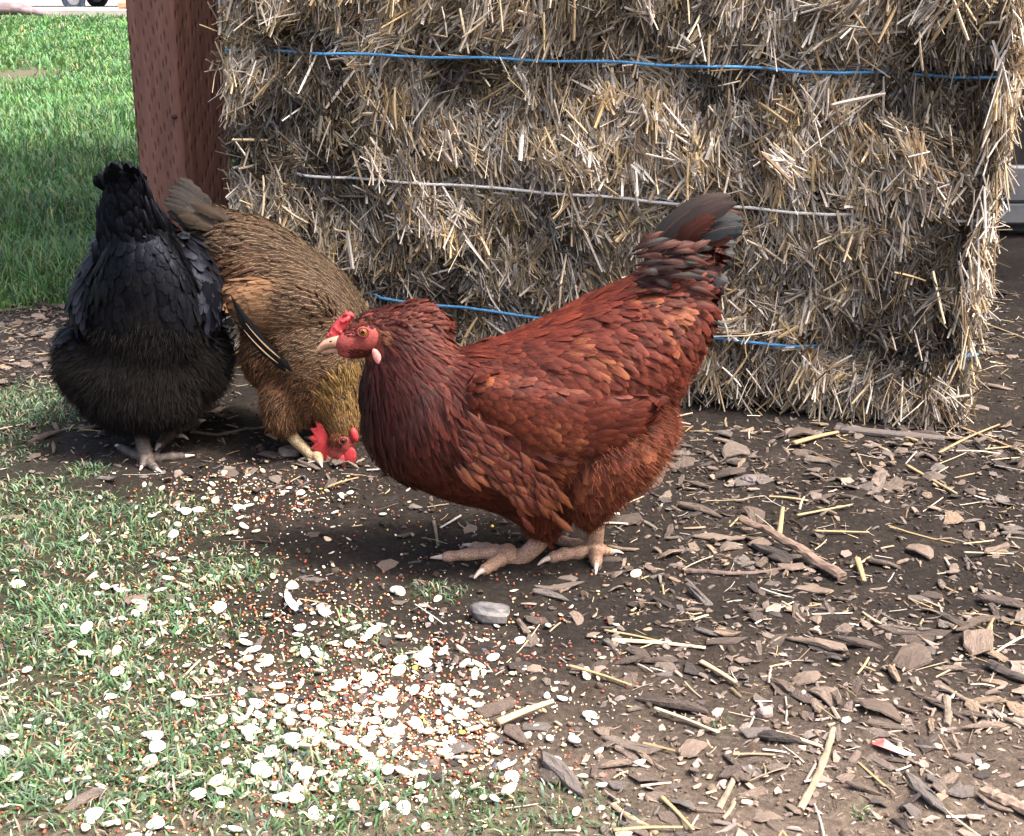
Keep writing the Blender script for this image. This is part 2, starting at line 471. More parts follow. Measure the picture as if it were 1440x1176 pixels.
def straw_cols(n, mean=None, shade=None):
    k = rng.choice(len(STRAWC), n, p=[.18, .21, .11, .14, .10, .05, .12, .09])
    c = STRAWC[k]*rng.uniform(.72, 1.15, (n, 1))
    return c
def clump_field(n, smin, smax, zmin, zmax, nclump, sig=34):
    s = rng.uniform(smin, smax, n); z = rng.uniform(zmin, zmax, n)
    cs = rng.uniform(smin, smax, nclump); cz = rng.uniform(zmin, zmax, nclump)
    # angle of each tuft: mostly upright with whole areas leaning
    ca = 90 + sig*1.0*vnoise(cs*4.5, cz*5.5) + rng.normal(0, sig*.75, nclump)
    near = np.abs(groove(cs, cz)) > .4
    ca[near] = rng.normal(0, 35, near.sum()) + rng.choice([0, 90, 160], near.sum(), p=[.45, .35, .2])
    cc = rng.choice(len(STRAWC), nclump, p=[.18, .21, .11, .14, .10, .05, .12, .09])
    # nearest clump
    idx = np.empty(n, int)
    for a in range(0, n, 4000):
        dd = (s[a:a+4000, None]-cs)**2 + (z[a:a+4000, None]-cz)**2
        idx[a:a+4000] = dd.argmin(1)
    ang = np.radians(ca[idx] + rng.normal(0, 14, n))
    wild = rng.random(n) < .16; ang[wild] = rng.uniform(0, math.pi, wild.sum())
    k = cc[idx]; mix = rng.random(n) < .5; k = np.where(mix, rng.choice(len(STRAWC), n, p=[.18, .21, .11, .14, .10, .05, .12, .09]), k)
    return s, z, ang, k, idx
def face_straws(n, smin, smax, zmin, zmax, nclump, surf, U, NN, sig=34, lift=.012, name=''):
    s, z, ang, k, ci = clump_field(n, smin, smax, zmin, zmax, nclump, sig)
    lvl = rng.random(n)**1.3
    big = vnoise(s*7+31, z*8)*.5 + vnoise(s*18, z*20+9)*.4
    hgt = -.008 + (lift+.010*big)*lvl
    L = rng.gamma(5, .0080, n).clip(.014, .12); L[rng.random(n) < .05] *= 1.7
    W = rng.gamma(4, .00064, n).clip(.0010, .0072)
    tilt = rng.normal(.10, .32, n)
    d = np.outer(np.cos(ang), U)+np.outer(np.sin(ang), UZ); d = d*np.where(rng.random(n) < .5, 1, -1)[:, None]
    d = unit(d + tilt[:, None]*NN)
    nr = unit(NN + rng.normal(0, .55, (n, 3)))
    cb = rng.uniform(.55, 1.25, ci.max()+1)[ci]; ch_ = rng.normal(0, .0055, ci.max()+1)[ci]; hgt = hgt + ch_
    col = STRAWC[k]*rng.uniform(.62, 1.15, (n, 1))*cb[:, None].clip(0, 1.15)
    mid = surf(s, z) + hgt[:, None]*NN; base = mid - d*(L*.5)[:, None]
    gap_shade = np.clip(.60+1.5*big+rng.normal(0, .15, n), 0, 1); col *= (.20+.86*gap_shade)[:, None]  # paints shade into the gaps: straw colour darkens where tufts sit lower
    return base, d, nr, L, W, rng.normal(0, 1, n)*L*.05, col, lvl
def cat(*L): return [np.concatenate([a[i] for a in L]) for i in range(8)]
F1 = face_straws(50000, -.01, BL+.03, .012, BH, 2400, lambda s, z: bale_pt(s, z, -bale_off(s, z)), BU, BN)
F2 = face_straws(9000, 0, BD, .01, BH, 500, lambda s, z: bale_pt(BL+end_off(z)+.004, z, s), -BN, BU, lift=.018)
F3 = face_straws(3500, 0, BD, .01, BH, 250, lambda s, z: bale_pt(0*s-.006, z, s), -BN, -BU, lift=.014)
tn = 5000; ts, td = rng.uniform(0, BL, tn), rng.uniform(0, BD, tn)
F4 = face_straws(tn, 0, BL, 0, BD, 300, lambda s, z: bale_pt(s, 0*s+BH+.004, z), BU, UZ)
F4[1][:] = unit(np.stack([rng.normal(0, 1, tn), rng.normal(0, 1, tn), rng.normal(0, .12, tn)], 1))
# long stalks hanging off the right corner
n5 = 520; z5 = rng.uniform(.06, BH, n5); s5 = BL+end_off(z5)+rng.normal(-.006, .010, n5)
d5 = unit(np.stack([rng.normal(.0, .28, n5), rng.normal(-.05, .3, n5), -np.ones(n5)], 1))
b5 = bale_pt(s5, z5, rng.uniform(-.015, .10, n5)); L5 = rng.uniform(.02, .085, n5); L5 = np.minimum(L5, z5/np.abs(d5[:, 2])*.97)
F5 = (b5, d5, unit(BN+rng.normal(0, .4, (n5, 3))), L5, rng.uniform(.0012, .0040, n5), rng.normal(0, .004, n5), straw_cols(n5)*.95, rng.random(n5))
# fringe hanging under the bottom edge
n6 = 1300; s6 = rng.uniform(0, BL+.02, n6); z6 = rng.uniform(.02, .10, n6)
d6 = unit(np.outer(rng.normal(0, 1.1, n6), BU)+np.outer(rng.normal(.25, .3, n6), BN)-UZ)
b6 = bale_pt(s6, z6, -bale_off(s6, z6)-.002); L6 = np.minimum(rng.uniform(.02, .07, n6), (z6-.002)/np.abs(d6[:, 2]))
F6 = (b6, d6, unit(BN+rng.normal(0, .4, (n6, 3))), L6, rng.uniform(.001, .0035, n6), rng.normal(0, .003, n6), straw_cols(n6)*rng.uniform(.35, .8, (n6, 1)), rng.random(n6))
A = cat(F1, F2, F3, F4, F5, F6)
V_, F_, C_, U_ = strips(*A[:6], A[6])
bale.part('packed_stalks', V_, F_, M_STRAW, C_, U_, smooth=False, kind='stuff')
# 300 large stalks, each a piece of its own
stalk_me = []
for k in range(14):
    Ls = 1.0; rows = 5
    vv, ff, cc, uu = strips(np.array([[0, 0, 0.]]), np.array([[1., 0, 0]]), np.array([[0, 0, 1.]]), np.array([1.]), np.array([.075+.03*rng.random()]),
                            np.array([rng.normal(0, .03)]), (STRAWC[k % 8] if k % 8 != 5 else STRAWC[0])[None]*rng.uniform(.9, 1.1), rows, fold=.5, taper=(.75, 1, .95, .9, .6),
                            curl=np.array([rng.normal(0, .05)]))
    stalk_me.append(mesh_np('straw_stalk', vv, ff, M_STRAW, cc, uu, False))
def orient(d, n):
    d = unit(np.array(d, float)); s = unit(np.cross(n, d)); nn = np.cross(d, s)
    return Matrix(((d[0], s[0], nn[0]), (d[1], s[1], nn[1]), (d[2], s[2], nn[2])))
f = face_straws(300, .02, BL, .05, BH-.02, 300, lambda s, z: bale_pt(s, z, -bale_off(s, z)), BU, BN, sig=40)
for k in range(300):
    L = float(rng.uniform(.035, .08)); d = unit(f[1][k]*1.0); mid = f[0][k]+f[1][k]*f[3][k]*.5
    dep = float(rng.uniform(.007, .016)); mid = mid + BN*dep
    o = link('straw_stalk', stalk_me[k % 14], bale.o)
    o.matrix_local = Matrix.Translation(Vector(mid-d*L*.5-bale.loc)) @ orient(d, unit(BN+rng.normal(0, .35, 3))).to_4x4() @ Matrix.Diagonal((L, L*rng.uniform(.55, .9), L*.7, 1))
# twines
M_BLUE = simple('blue_twine', (.04, .16, .36), (.12, .36, .62), 900, .55, .6, .001, .3)
M_WHITE = simple('white_twine', (.45, .43, .42), (.72, .70, .68), 900, .6, .6, .001, .3)
for key, mt, (p0, p1), lab in (('blue_top', M_BLUE, (425, 1230), 'upper blue twine'), ('white', M_WHITE, (392, 1225), 'white middle twine'), ('blue_low', M_BLUE, (500, 1190), 'lower blue twine')):
    tz = TWZ[key]; s0, s1 = face_hit(p0, 90)[0], face_hit(p1, 300)[0]
    sv = np.linspace(.0, BL+.03, 160); zv = np.interp(sv, tz[:, 0], tz[:, 1]) + .0012*np.sin(sv*31)
    vis = np.clip((sv-s0)/.06, 0, 1)*np.clip((s1-sv)/.10, 0, 1)
    off = np.where(vis > 0, -.006+.0275*np.minimum(1, vis*1.6), -.008) + bale_off(sv, zv)*.35 - .0075
    if key == 'blue_top': off -= .008*np.exp(-((sv-face_hit(1060, 97)[0])/.03)**2)
    front = bale_pt(sv, zv, -off)
    zr = zv[-1]; zl = zv[0]; ee = float(end_off(np.array(zr)))
    rightp = bale_pt(np.full(12, BL+ee+.006), np.full(12, zr), np.linspace(.01, BD, 12))
    backp = bale_pt(np.linspace(BL+ee, 0, 20), np.linspace(zr, zl, 20), np.full(20, BD+.004))
    leftp = bale_pt(np.full(12, -.004), np.full(12, zl), np.linspace(BD, .01, 12))
    pts = np.concatenate([front, rightp, backp, leftp])
    tv, tt, tq = tube(pts, .0024, 7)
    bale.part('twine', tv, [tt, tq], mt, label=lab)
# ---- second bale added on top, unseen, to keep sun off the post
top = link('straw_bale', None, None, tuple(bale.loc+np.array([.05, .06, BH+.006])))
tag(top, 'unseen straw bale added on top of the big bale to shade the post', 'straw bale')
top.rotation_euler = (0, 0, .03)
for ch in list(bale.o.children):
    if ch.name.startswith('straw_stalk'): continue
    c_ = ch.copy(); COL.objects.link(c_); c_.parent = top
# ================================================================== wooden post and shelter roof
def post_mat():
    m, nt, b = new_mat('stained_timber'); v = coords(nt, 'Object', (1, 1, .07)); v2 = coords(nt)
    n1 = noise(nt, 70, 6, v, .6); n2 = noise(nt, 260, 4, v, .6); n3 = noise(nt, 7, 4, v2)
    c = ramp(nt, n1, [(.25, (.10, .042, .030)), (.5, (.175, .074, .053)), (.75, (.25, .118, .088))])
    c = mixc(nt, mth(nt, 'MULTIPLY', n3, .35), c, (.26, .15, .12)); c = mixc(nt, mth(nt, 'MULTIPLY', mth(nt, 'GREATER_THAN', n2, .66), .6), c, (.05, .02, .015))
    a = N(nt, 'Attribute', attribute_name='col'); c = mixc(nt, 1.0, c, a.outputs['Color'], 'MULTIPLY')
    nt.links.new(c, b.inputs['Base Color']); b.inputs['Roughness'].default_value = .62; b.inputs['Specular IOR Level'].default_value = .3
    bump(nt, b, n1, .35, .002); return m
M_POST = post_mat()
PA = math.radians(36); PS = .131; PHT = 2.42
pc = np.array([P(249, 125, 2.70)[0], 2.70, 0])
pl, pr = np.array([-math.cos(PA), math.sin(PA), 0]), np.array([math.sin(PA), math.cos(PA), 0])
post = Thing('timber_post', pc, 'red-brown stained square timber post with rows of small slits, behind the black hen', 'post')
nzp = np.concatenate([np.arange(0, .95, .0025), np.linspace(.95, PHT, 30)])
def slits(s, z, seed):
    """treatment incisions: staggered rows of short upright cuts"""
    r = np.zeros_like(s); pitch = .0098; row = .046
    for kx in range(int(PS/pitch)):
        cx = .008+kx*pitch+.0012*math.sin(kx*5+seed); ph = (kx % 3)/3*row + .004*math.sin(kx*3+seed)
        zz = (z-ph) % row; n = np.floor((z-ph)/row); keep = (np.sin(n*12.9+kx*78.2+seed)*43758.5 % 1) > .12
        if seed == 0 and kx in (3,): continue
        r = np.maximum(r, np.exp(-((s-cx)/.0015)**2)*np.clip(1.25-np.abs(zz-row/2)/.0085, 0, 1)*keep)
    return r
def post_face(o, d, nrm, seed, ns=84):
    s = np.linspace(0, 1, ns); S_, Z_ = np.meshgrid(s, nzp); sd_ = S_*PS
    e = np.minimum(sd_, PS-sd_); rnd = -.007*np.clip(1-e/.008, 0, 1)**2
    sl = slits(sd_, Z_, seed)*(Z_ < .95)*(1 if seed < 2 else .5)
    off = rnd - .0035*sl + .0006*vnoise(sd_*90, Z_*9, seed) + .0012*vnoise(sd_*20, Z_*3, seed)
    V = o + sd_[..., None]*d + Z_[..., None]*UZ + off[..., None]*nrm
    C = np.ones((*sd_.shape, 3))*(1-.85*sl[..., None])  # shade inside the cuts is also painted into the colour
    return V.reshape(-1, 3), gridF(len(nzp), ns), C.reshape(-1, 3)
UZ = np.array([0, 0, 1.0])
def gridF(a, b, flip=False):
    i = np.arange(a*b).reshape(a, b); q = np.stack([i[:-1, :-1], i[:-1, 1:], i[1:, 1:], i[1:, :-1]], -1).reshape(-1, 4)
    return q[:, ::-1] if flip else q
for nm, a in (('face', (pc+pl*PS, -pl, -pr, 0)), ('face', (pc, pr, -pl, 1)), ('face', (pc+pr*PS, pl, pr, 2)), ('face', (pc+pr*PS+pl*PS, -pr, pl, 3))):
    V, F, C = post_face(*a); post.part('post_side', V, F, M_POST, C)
kn = pc - pr*.0012 + pl*.012 + UZ*(P(255, 165, 2.7)[2]-.0); v, t, q = ell(kn, (.0075, .004, .0045), 0, -PA); post.part('knot', v, [t, q], M_POST, np.tile((.25, .22, .2), (len(v), 1)))
pcen = pc+pl*PS/2+pr*PS/2

M_ROOF = simple('roof_board', (.10, .07, .05), (.20, .14, .10), 30, .8, .4, .003, .2, sc=(1, .05, 1))
def box(c, sx, sy, sz, rz=0.0, bev=.006):
    x, y, z = sx/2, sy/2, sz/2; b = min(bev, x*.5, y*.5, z*.5)
    V = []
    for zz, k in ((-z, b), (-z+b, 0), (z-b, 0), (z, b)):
        for a, e in ((-1, -1), (1, -1), (1, 1), (-1, 1)): V.append((a*(x-k), e*(y-k), zz))
    Q = [(3, 2, 1, 0), (12, 13, 14, 15)]
    for r in range(3):
        for i in range(4): Q.append((r*4+i, r*4+(i+1) % 4, r*4+4+(i+1) % 4, r*4+4+i))
    V = np.array(V); ca, sa = math.cos(rz), math.sin(rz)
    V = np.stack([V[:, 0]*ca-V[:, 1]*sa, V[:, 0]*sa+V[:, 1]*ca, V[:, 2]], 1)+np.array(c)
    return V, np.zeros((0, 3), int), np.array(Q)
roof = Thing('shelter_roof', (pcen[0], pcen[1], PHT), 'boarded shelter roof resting on the red-brown post above the picture', 'roof')
for k in range(14):
    v, t, q = box((-.95+.16+k*.26, 3.30, PHT+.14), .245, 2.0, .02); roof.part('roof_board', v, q, M_ROOF, smooth=False)
for yy in (2.80, 4.15):
    v, t, q = box((.8, yy, PHT+.065), 3.6, .09, .12); roof.part('beam', v, q, M_ROOF, smooth=False)

# ================================================================== lawn
M_GRASS = attr_mat('grass_blade', .5, .35, None, 0, .18, 90, trans=.25)
def blades(n, x, y, L, W, cols, lean=.5, z=None):
    a = rng.uniform(0, 2*math.pi, n); ln = np.abs(rng.normal(lean, .3, n)).clip(0, 1.5)
    h = np.stack([np.cos(a), np.sin(a), 0*a], 1); s = np.stack([-np.sin(a), np.cos(a), 0*a], 1)*(W*.5)[:, None]
    tw = rng.uniform(-1, 1, n)[:, None]; s = s*np.sqrt(1-.6*tw*tw)+h*(W*.5)[:, None]*tw*.7
    b = np.stack([x, y, ground_h(x, y)-.001 if z is None else z], 1)
    V = np.empty((n, 7, 3)); C = np.empty((n, 7, 3))
    for k, (t, wk) in enumerate(((0, .7), (.4, 1), (.75, .75))):
        up = np.cos(ln*t)*t; out = np.sin(ln*t)*t
        c = b + h*(L*out)[:, None] + UZ*(L*up)[:, None]
        V[:, 2*k] = c-s*wk; V[:, 2*k+1] = c+s*wk; C[:, 2*k] = cols*(.75+.3*t); C[:, 2*k+1] = cols*(.75+.3*t)
    V[:, 6] = b + h*(L*np.sin(ln))[:, None] + UZ*(L*np.cos(ln))[:, None]; C[:, 6] = cols*1.1
    i = np.arange(n*7).reshape(n, 7)
    return V.reshape(-1, 3), [np.concatenate([i[:, [0, 1, 3, 2]], i[:, [2, 3, 5, 4]]]), i[:, [4, 5, 6]]], C.reshape(-1, 3)
def grass_cols(n, x, y, dryf=.12):
    g = np.stack([rng.uniform(.040, .090, n), rng.uniform(.10, .18, n), rng.uniform(.03, .06, n)], 1)
    blue = rng.random(n) < .35; g[blue] = np.stack([rng.uniform(.05, .09, blue.sum()), rng.uniform(.12, .18, blue.sum()), rng.uniform(.06, .10, blue.sum())], 1)
    g *= (1+.30*vnoise(x*2.2, y*2.2))[:, None]
    d = rng.random(n) < dryf; g[d] = np.stack([rng.uniform(.20, .40, d.sum()), rng.uniform(.17, .33, d.sum()), rng.uniform(.10, .21, d.sum())], 1)
    return g
parts = []
def lawn_patch(n, y0, y1, L0, L1, W0, W1):
    y = np.exp(rng.uniform(math.log(y0), math.log(y1), n)); x = rng.uniform(-1, 1, n)*(.42*y)-.28*y-.3; x = np.minimum(x, rng.uniform(-.5, 1.2, n))
    k = lawn_mask(x, y); k &= (x > -.75*y); bare = np.exp(-((x+2.85)/.30)**2-((y-8.4)/.75)**2) > rng.random(n)*.8; k &= ~bare
    x, y = x[k], y[k]; m_ = len(x); u = np.log(y/y0)/math.log(y1/y0)
    L = rng.uniform(L0, L1, m_)*(1+u*.3)*np.clip(.45+(y-2.8)/.35, .45, 1)*(1+.35*vnoise(x*3, y*3)); W = rng.uniform(W0, W1, m_)*(1+2.2*u)
    return blades(m_, x, y, L, W, grass_cols(m_, x, y, .012)*(1+.45*np.clip((y-4.5)/2, 0, 1))[:, None]*np.array([1.08, 1, .9]), .62, z=np.full(m_, -.002))  # far blades brightened and yellowed to paint sunlight on the distant lawn
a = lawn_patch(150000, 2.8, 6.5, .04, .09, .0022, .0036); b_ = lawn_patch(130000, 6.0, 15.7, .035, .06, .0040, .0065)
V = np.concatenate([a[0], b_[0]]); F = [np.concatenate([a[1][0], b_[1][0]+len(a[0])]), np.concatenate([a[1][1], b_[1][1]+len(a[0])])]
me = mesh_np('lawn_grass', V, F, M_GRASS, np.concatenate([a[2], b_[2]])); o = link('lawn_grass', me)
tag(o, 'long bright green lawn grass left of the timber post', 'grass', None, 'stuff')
# short worn turf in the foreground
n = 250000; x = rng.uniform(-1.15, .35, n); y = rng.uniform(.80, 2.4, n); g = grass_px(x, y)*(1+.55*vnoise(x*16, y*16)+.4*vnoise(x*45, y*45)); px, py = proj(np.stack([x, y, 0*x], 1))
k = (rng.random(n) < g*.62) & (g > .16); x, y, g = x[k], y[k], g[k]; n = len(x)
L = rng.uniform(.007, .020, n)*np.clip(.6+g*.5, .6, 1.2); W = rng.uniform(.0010, .0027, n)
c = grass_cols(n, x, y, .20); c = c*.90+c.mean(1, keepdims=True)*.30; c *= rng.uniform(.7, 1.25, (n, 1)); v, F, C = blades(n, x, y, L, W, c, .95)
o = link('short_grass', mesh_np('short_grass', v, F, M_GRASS, C)); tag(o, 'short worn patchy grass among the spilled seed in the foreground', 'grass', None, 'stuff')

# ================================================================== far edge of the lawn
M_CONC = simple('pale_concrete', (.34, .31, .29), (.48, .45, .42), 6, .85, .3, .004, .2)
M_DRIVE = simple('driveway', (.20, .18, .17), (.30, .27, .26), 4, .9, .3, .004, .2)
v, t, q = box((-3, 16.4, .03), 60, .75, .10); o = link('kerb', mesh_np('kerb', v, q, M_CONC, smooth=False)); o['kind'] = 'structure'
v, t, q = box((-3, 27.85, .02), 80, 22, .02); o = link('driveway', mesh_np('driveway', v, q, M_DRIVE, smooth=False)); o['kind'] = 'structure'
cart = Thing('trailer', (-5.6, 17.6, .03), 'pale grey low trailer with a small blue-grey wheel beyond the lawn', 'trailer')
M_PALE = simple('pale_metal', (.50, .50, .52), (.66, .66, .68), 8, .45, .1, .002, .5); M_TYRE = simple('grey_tyre', (.05, .07, .10), (.10, .14, .20), 30, .7, .3)
v, t, q = box((-5.6, 17.9, .30), 2.6, 1.2, .22); cart.part('bed', v, q, M_PALE, smooth=False)
for sx in (-6.6, -5.15):
    for yy in (17.4, 18.4):
        th = np.linspace(0, 2*math.pi, 25); ring = np.stack([sx+.11*np.cos(th), np.full(25, yy), .155+.11*np.sin(th)], 1)
        v, t, q = tube(ring, .035, 8, up=(0, 1, 0), cap=False); w_ = cart.part('wheel', v, q, M_TYRE)
        v, t, q = ell((sx, yy, .155), (.085, .02, .085)); cart.part('hub', v, [t, q], M_PALE, parent=w_)
for sx in (-6.6, -5.15): v, t, q = box((sx+.12, 17.36, .16), .04, .04, .26); cart.part('strut', v, q, M_TYRE, smooth=False)
# pinkish-grey rolled rug lying along the kerb
M_RUG = None
m, nt, b = new_mat('faded_rug'); v_ = coords(nt, 'Object'); ck = N(nt, 'TexChecker'); ck.inputs['Scale'].default_value = 9; nt.links.new(v_, ck.inputs['Vector'])
c = mixc(nt, mth(nt, 'MULTIPLY', ck.outputs['Fac'], .55), ramp(nt, noise(nt, 14, 5, v_), [(.3, (.16, .105, .115)), (.7, (.27, .20, .21))]), (.09, .07, .085))
nt.links.new(c, b.inputs['Base Color']); b.inputs['Roughness'].default_value = .9
q_ = spline(np.array([(-8.6, 15.75, .17, .17), (-7.4, 15.75, .16, .18), (-6.0, 15.78, .13, .14), (-5.4, 15.8, .09, .09), (-4.95, 15.8, .05, .04)]), 8)
v, t, qq = tube(q_[:, :3], q_[:, 3]*(1+.08*np.sin(np.arange(len(q_)))), 16, .8); v = v+.02*np.stack([vnoise(v[:, 0]*4, v[:, 2]*9), 0*v[:, 0], vnoise(v[:, 0]*5, v[:, 1]*5)], 1)
o = link('rolled_rug', mesh_np('rolled_rug', v, [t, qq], m)); tag(o, 'pinkish grey checked rolled rug lying at the far lawn edge', 'rug')
terr = box((-4.2, 16.4, .12), .28, .3, .08, .1, .03); o = link('clay_edging_block', mesh_np('clay_edging_block', terr[0], terr[2], simple('fired_clay', (.42, .17, .10), (.55, .27, .17), 20, .8, .2), smooth=False)); tag(o, 'orange-brown clay block on the pale kerb beside the post', 'block')

# right: steel trough; interior gloom is put into the near-black shed board colour
shed = Thing('shed_wall', (2.3, 4.35, 0), 'shed wall coloured dark for the shady interior behind the right end of the bale', 'wall')
M_SHED = simple('shaded_board', (.010, .010, .011), (.028, .027, .028), 20, .8, .4, .003, .2, sc=(1, 1, .08))
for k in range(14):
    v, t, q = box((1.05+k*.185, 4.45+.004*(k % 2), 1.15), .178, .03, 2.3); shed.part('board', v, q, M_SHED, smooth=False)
M_STEEL = simple('galvanised_steel', (.16, .165, .18), (.27, .275, .30), 12, .42, .15, .002, .6); M_STEEL.node_tree.nodes['Principled BSDF'].inputs['Metallic'].default_value = .5
M_GREYP = simple('dark_plastic', (.045, .047, .052), (.09, .092, .10), 14, .6, .2)
c0 = P(1432, 300, 3.55)
tr = Thing('metal_trough', (c0[0]+.3, 3.6, 0), 'grey steel edged trough on a dark base at the right edge behind the bale', 'trough')
v, t, q = box((c0[0]+.38, 3.75, c0[2]), .86, .42, .055); tr.part('rim', v, q, M_STEEL, smooth=False)
v, t, q = box((c0[0]+.38, 3.55, c0[2]+.075), .84, .03, .09); tr.part('back_plate', v, q, M_STEEL, smooth=False)
v, t, q = box((c0[0]+.40, 3.78, (c0[2]-.03)/2), .80, .34, c0[2]-.032); tr.part('base', v, q, M_GREYP, smooth=False)
for k in range(3):
    zz = .45+k*.1; v, t, q = tube(np.array([(c0[0]+.0, 3.9, zz), (c0[0]+.8, 3.92, zz+.02)]), .004, 6); tr.part('wire', v, [t, q], M_STEEL)
# ================================================================== HENS
def feathers(p, nrm, d, L, W, lift, curv, cup, c0, c1, rows=6, prof=None, tipcol_pow=1.5, U0=None):
    """vaned contour feathers, one cupped blade each.  p root, d direction on the skin"""
    n = len(p)
    d = d - nrm*np.sum(d*nrm, 1)[:, None]; d = unit(d); s = unit(np.cross(d, nrm))
    t = np.linspace(0, 1, rows); t[-2] = .93 if rows > 4 else t[-2]
    prof = prof or [(0, .35), (.25, .8), (.5, 1), (.75, .95), (.93, .55), (1, .04)]
    wp = np.interp(t, [a for a, _ in prof], [b for _, b in prof])
    V = np.empty((n, rows, 3, 3)); C = np.empty((n, rows, 3, 3)); U = np.empty((n, rows, 3, 2))
    bow = rng.normal(0, .05, n)
    uo = rng.integers(0, 50, n)
    for k in range(rows):
        up = (lift*t[k]-curv*t[k]**2)*L
        c = p + d*(L*t[k])[:, None] + nrm*up[:, None] + s*(bow*L*t[k]**2)[:, None]
        jl = 1+rng.normal(0, .10, n)*(t[k] > .5); jr = 1+rng.normal(0, .10, n)*(t[k] > .5)
        w_ = W*.5*wp[k]
        V[:, k, 0] = c - s*(w_*jl)[:, None] - nrm*(cup*w_)[:, None]
        V[:, k, 1] = c
        V[:, k, 2] = c + s*(w_*jr)[:, None] - nrm*(cup*w_)[:, None]
        f = (t[k]**tipcol_pow)
        C[:, k, :] = (c0*(1-f)+c1*f)[:, None]
        for j in range(3): U[:, k, j, 0] = uo + .02+.48*j; U[:, k, j, 1] = t[k]
    idx = np.arange(n*rows*3).reshape(n, rows, 3); q = []
    for k in range(rows-1):
        for j in range(2): q.append(np.stack([idx[:, k, j], idx[:, k, j+1], idx[:, k+1, j+1], idx[:, k+1, j]], -1))
    return V.reshape(-1, 3), np.concatenate(q).reshape(-1, 4), C.reshape(-1, 3), U.reshape(-1, 2)
def wisps(p, nrm, d, L, W, c0, c1, up=.5, rnd=.35):
    """fine loose barbs of down"""
    n = len(p); dd = unit(d - nrm*np.sum(d*nrm, 1)[:, None]); dd = unit(dd + nrm*up + rng.normal(0, rnd, (n, 3)))
    s = unit(np.cross(dd, rng.normal(0, 1, (n, 3)))); g = unit(d)*.35
    V = np.empty((n, 5, 3)); V[:, 0] = p - s*(W*.5)[:, None]; V[:, 1] = p + s*(W*.5)[:, None]
    m_ = p + (dd*.55+g*.12)*L[:, None]; V[:, 2] = m_ - s*(W*.4)[:, None]; V[:, 3] = m_ + s*(W*.4)[:, None]
    V[:, 4] = p + (dd*.9+g*.5)*L[:, None]
    i = np.arange(n*5).reshape(n, 5)
    C = np.empty((n, 5, 3)); C[:, :2] = c0[:, None]; C[:, 2:4] = ((c0+c1)*.5)[:, None]; C[:, 4] = c1
    U = np.tile(np.array([[0.02, 0], [.98, 0], [.02, .5], [.98, .5], [.5, 1]]), (n, 1))
    return V.reshape(-1, 3), [i[:, [0, 1, 3, 2]], i[:, [2, 3, 4]]], C.reshape(-1, 3), U
def plume(base, mid, tip, W, nrm, c0, c1, cup=.25, rows=12, prof=None, twist=0.0, split=0):
    """one large feather: vane in two halves bent along a curve, with its shaft"""
    base, mid, tip = map(np.array, (base, mid, tip)); t = np.linspace(0, 1, rows)
    c = np.outer((1-t)**2, base)+np.outer(2*t*(1-t), mid)+np.outer(t**2, tip)
    tan = unit(np.gradient(c, axis=0)); nrm = unit(np.array(nrm, float))
    prof = prof or [(0, .12), (.12, .45), (.4, .9), (.7, 1), (.88, .85), (.96, .5), (1, .12)]
    w_ = .5*W*np.interp(t, [a for a, _ in prof], [b for _, b in prof])
    V, C, U = [], [], []
    r = np.random.default_rng(abs(int((base[0]+tip[2])*1e6)) % 99991)
    for k in range(rows):
        s = unit(np.cross(tan[k], nrm)); nn = np.cross(s, tan[k])
        a = twist*t[k]; s, nn = s*math.cos(a)+nn*math.sin(a), nn*math.cos(a)-s*math.sin(a)
        for j in (-1, -.5, 0, .5, 1):
            e = w_[k]*j*(1+r.normal(0, .13)*(abs(j) == 1)*(t[k] > .3))
            V.append(c[k]+s*e-nn*cup*.4*abs(j)**1.5*w_[k]+nn*(.0004 if j == 0 else 0)); C.append(np.array(c0)*(1-t[k])+np.array(c1)*t[k])
            U.append((.5+.48*j, t[k]))
    i = np.arange(rows*5).reshape(rows, 5)
    F = np.stack([i[:-1, :-1], i[:-1, 1:], i[1:, 1:], i[1:, :-1]], -1).reshape(-1, 4)
    m_ = int(10+rows*1.5); n0 = len(V)                # barbs that stray past the edge of the vane
    tq = r.uniform(.2, 1, m_)*(rows-1); kk = np.minimum(tq.astype(int), rows-2); fr = tq-kk; Va = np.array(V).reshape(rows, 5, 3); Ca = np.array(C).reshape(rows, 5, 3); E = []
    for q in range(m_):
        k = kk[q]; j = r.choice((0, 4)); e0 = Va[k, j]*(1-fr[q])+Va[k+1, j]*fr[q]; ce = Va[k, 2]*(1-fr[q])+Va[k+1, 2]*fr[q]; out = e0-ce; L_ = np.linalg.norm(out)+1e-6
        a_ = ce+out*.55; tip_ = e0+out*r.uniform(.0, .28)+tan[k]*max(L_, W*.2)*r.uniform(.5, 1.1)+nrm*r.normal(0, .0006); w2 = np.cross(unit(tip_-a_), nrm)*.00030
        V += [a_-w2, a_+w2, tip_-w2*.3, tip_+w2*.3]; c_ = Ca[k, 2]*r.uniform(.6, 1.4); C += [c_]*4; U += [(.1, .2), (.9, .2), (.1, .9), (.9, .9)]; E.append((n0+4*q, n0+4*q+1, n0+4*q+3, n0+4*q+2))
    return np.array(V), np.concatenate([F, np.array(E)]), np.array(C), np.array(U)
def cat4(L):
    V, F, C, U, n = [], [], [], [], 0
    for v, f, c, u in L:
        V.append(v); F.append(f+n); C.append(c); U.append(u); n += len(v)
    return np.concatenate(V), np.concatenate(F), np.concatenate(C), np.concatenate(U)

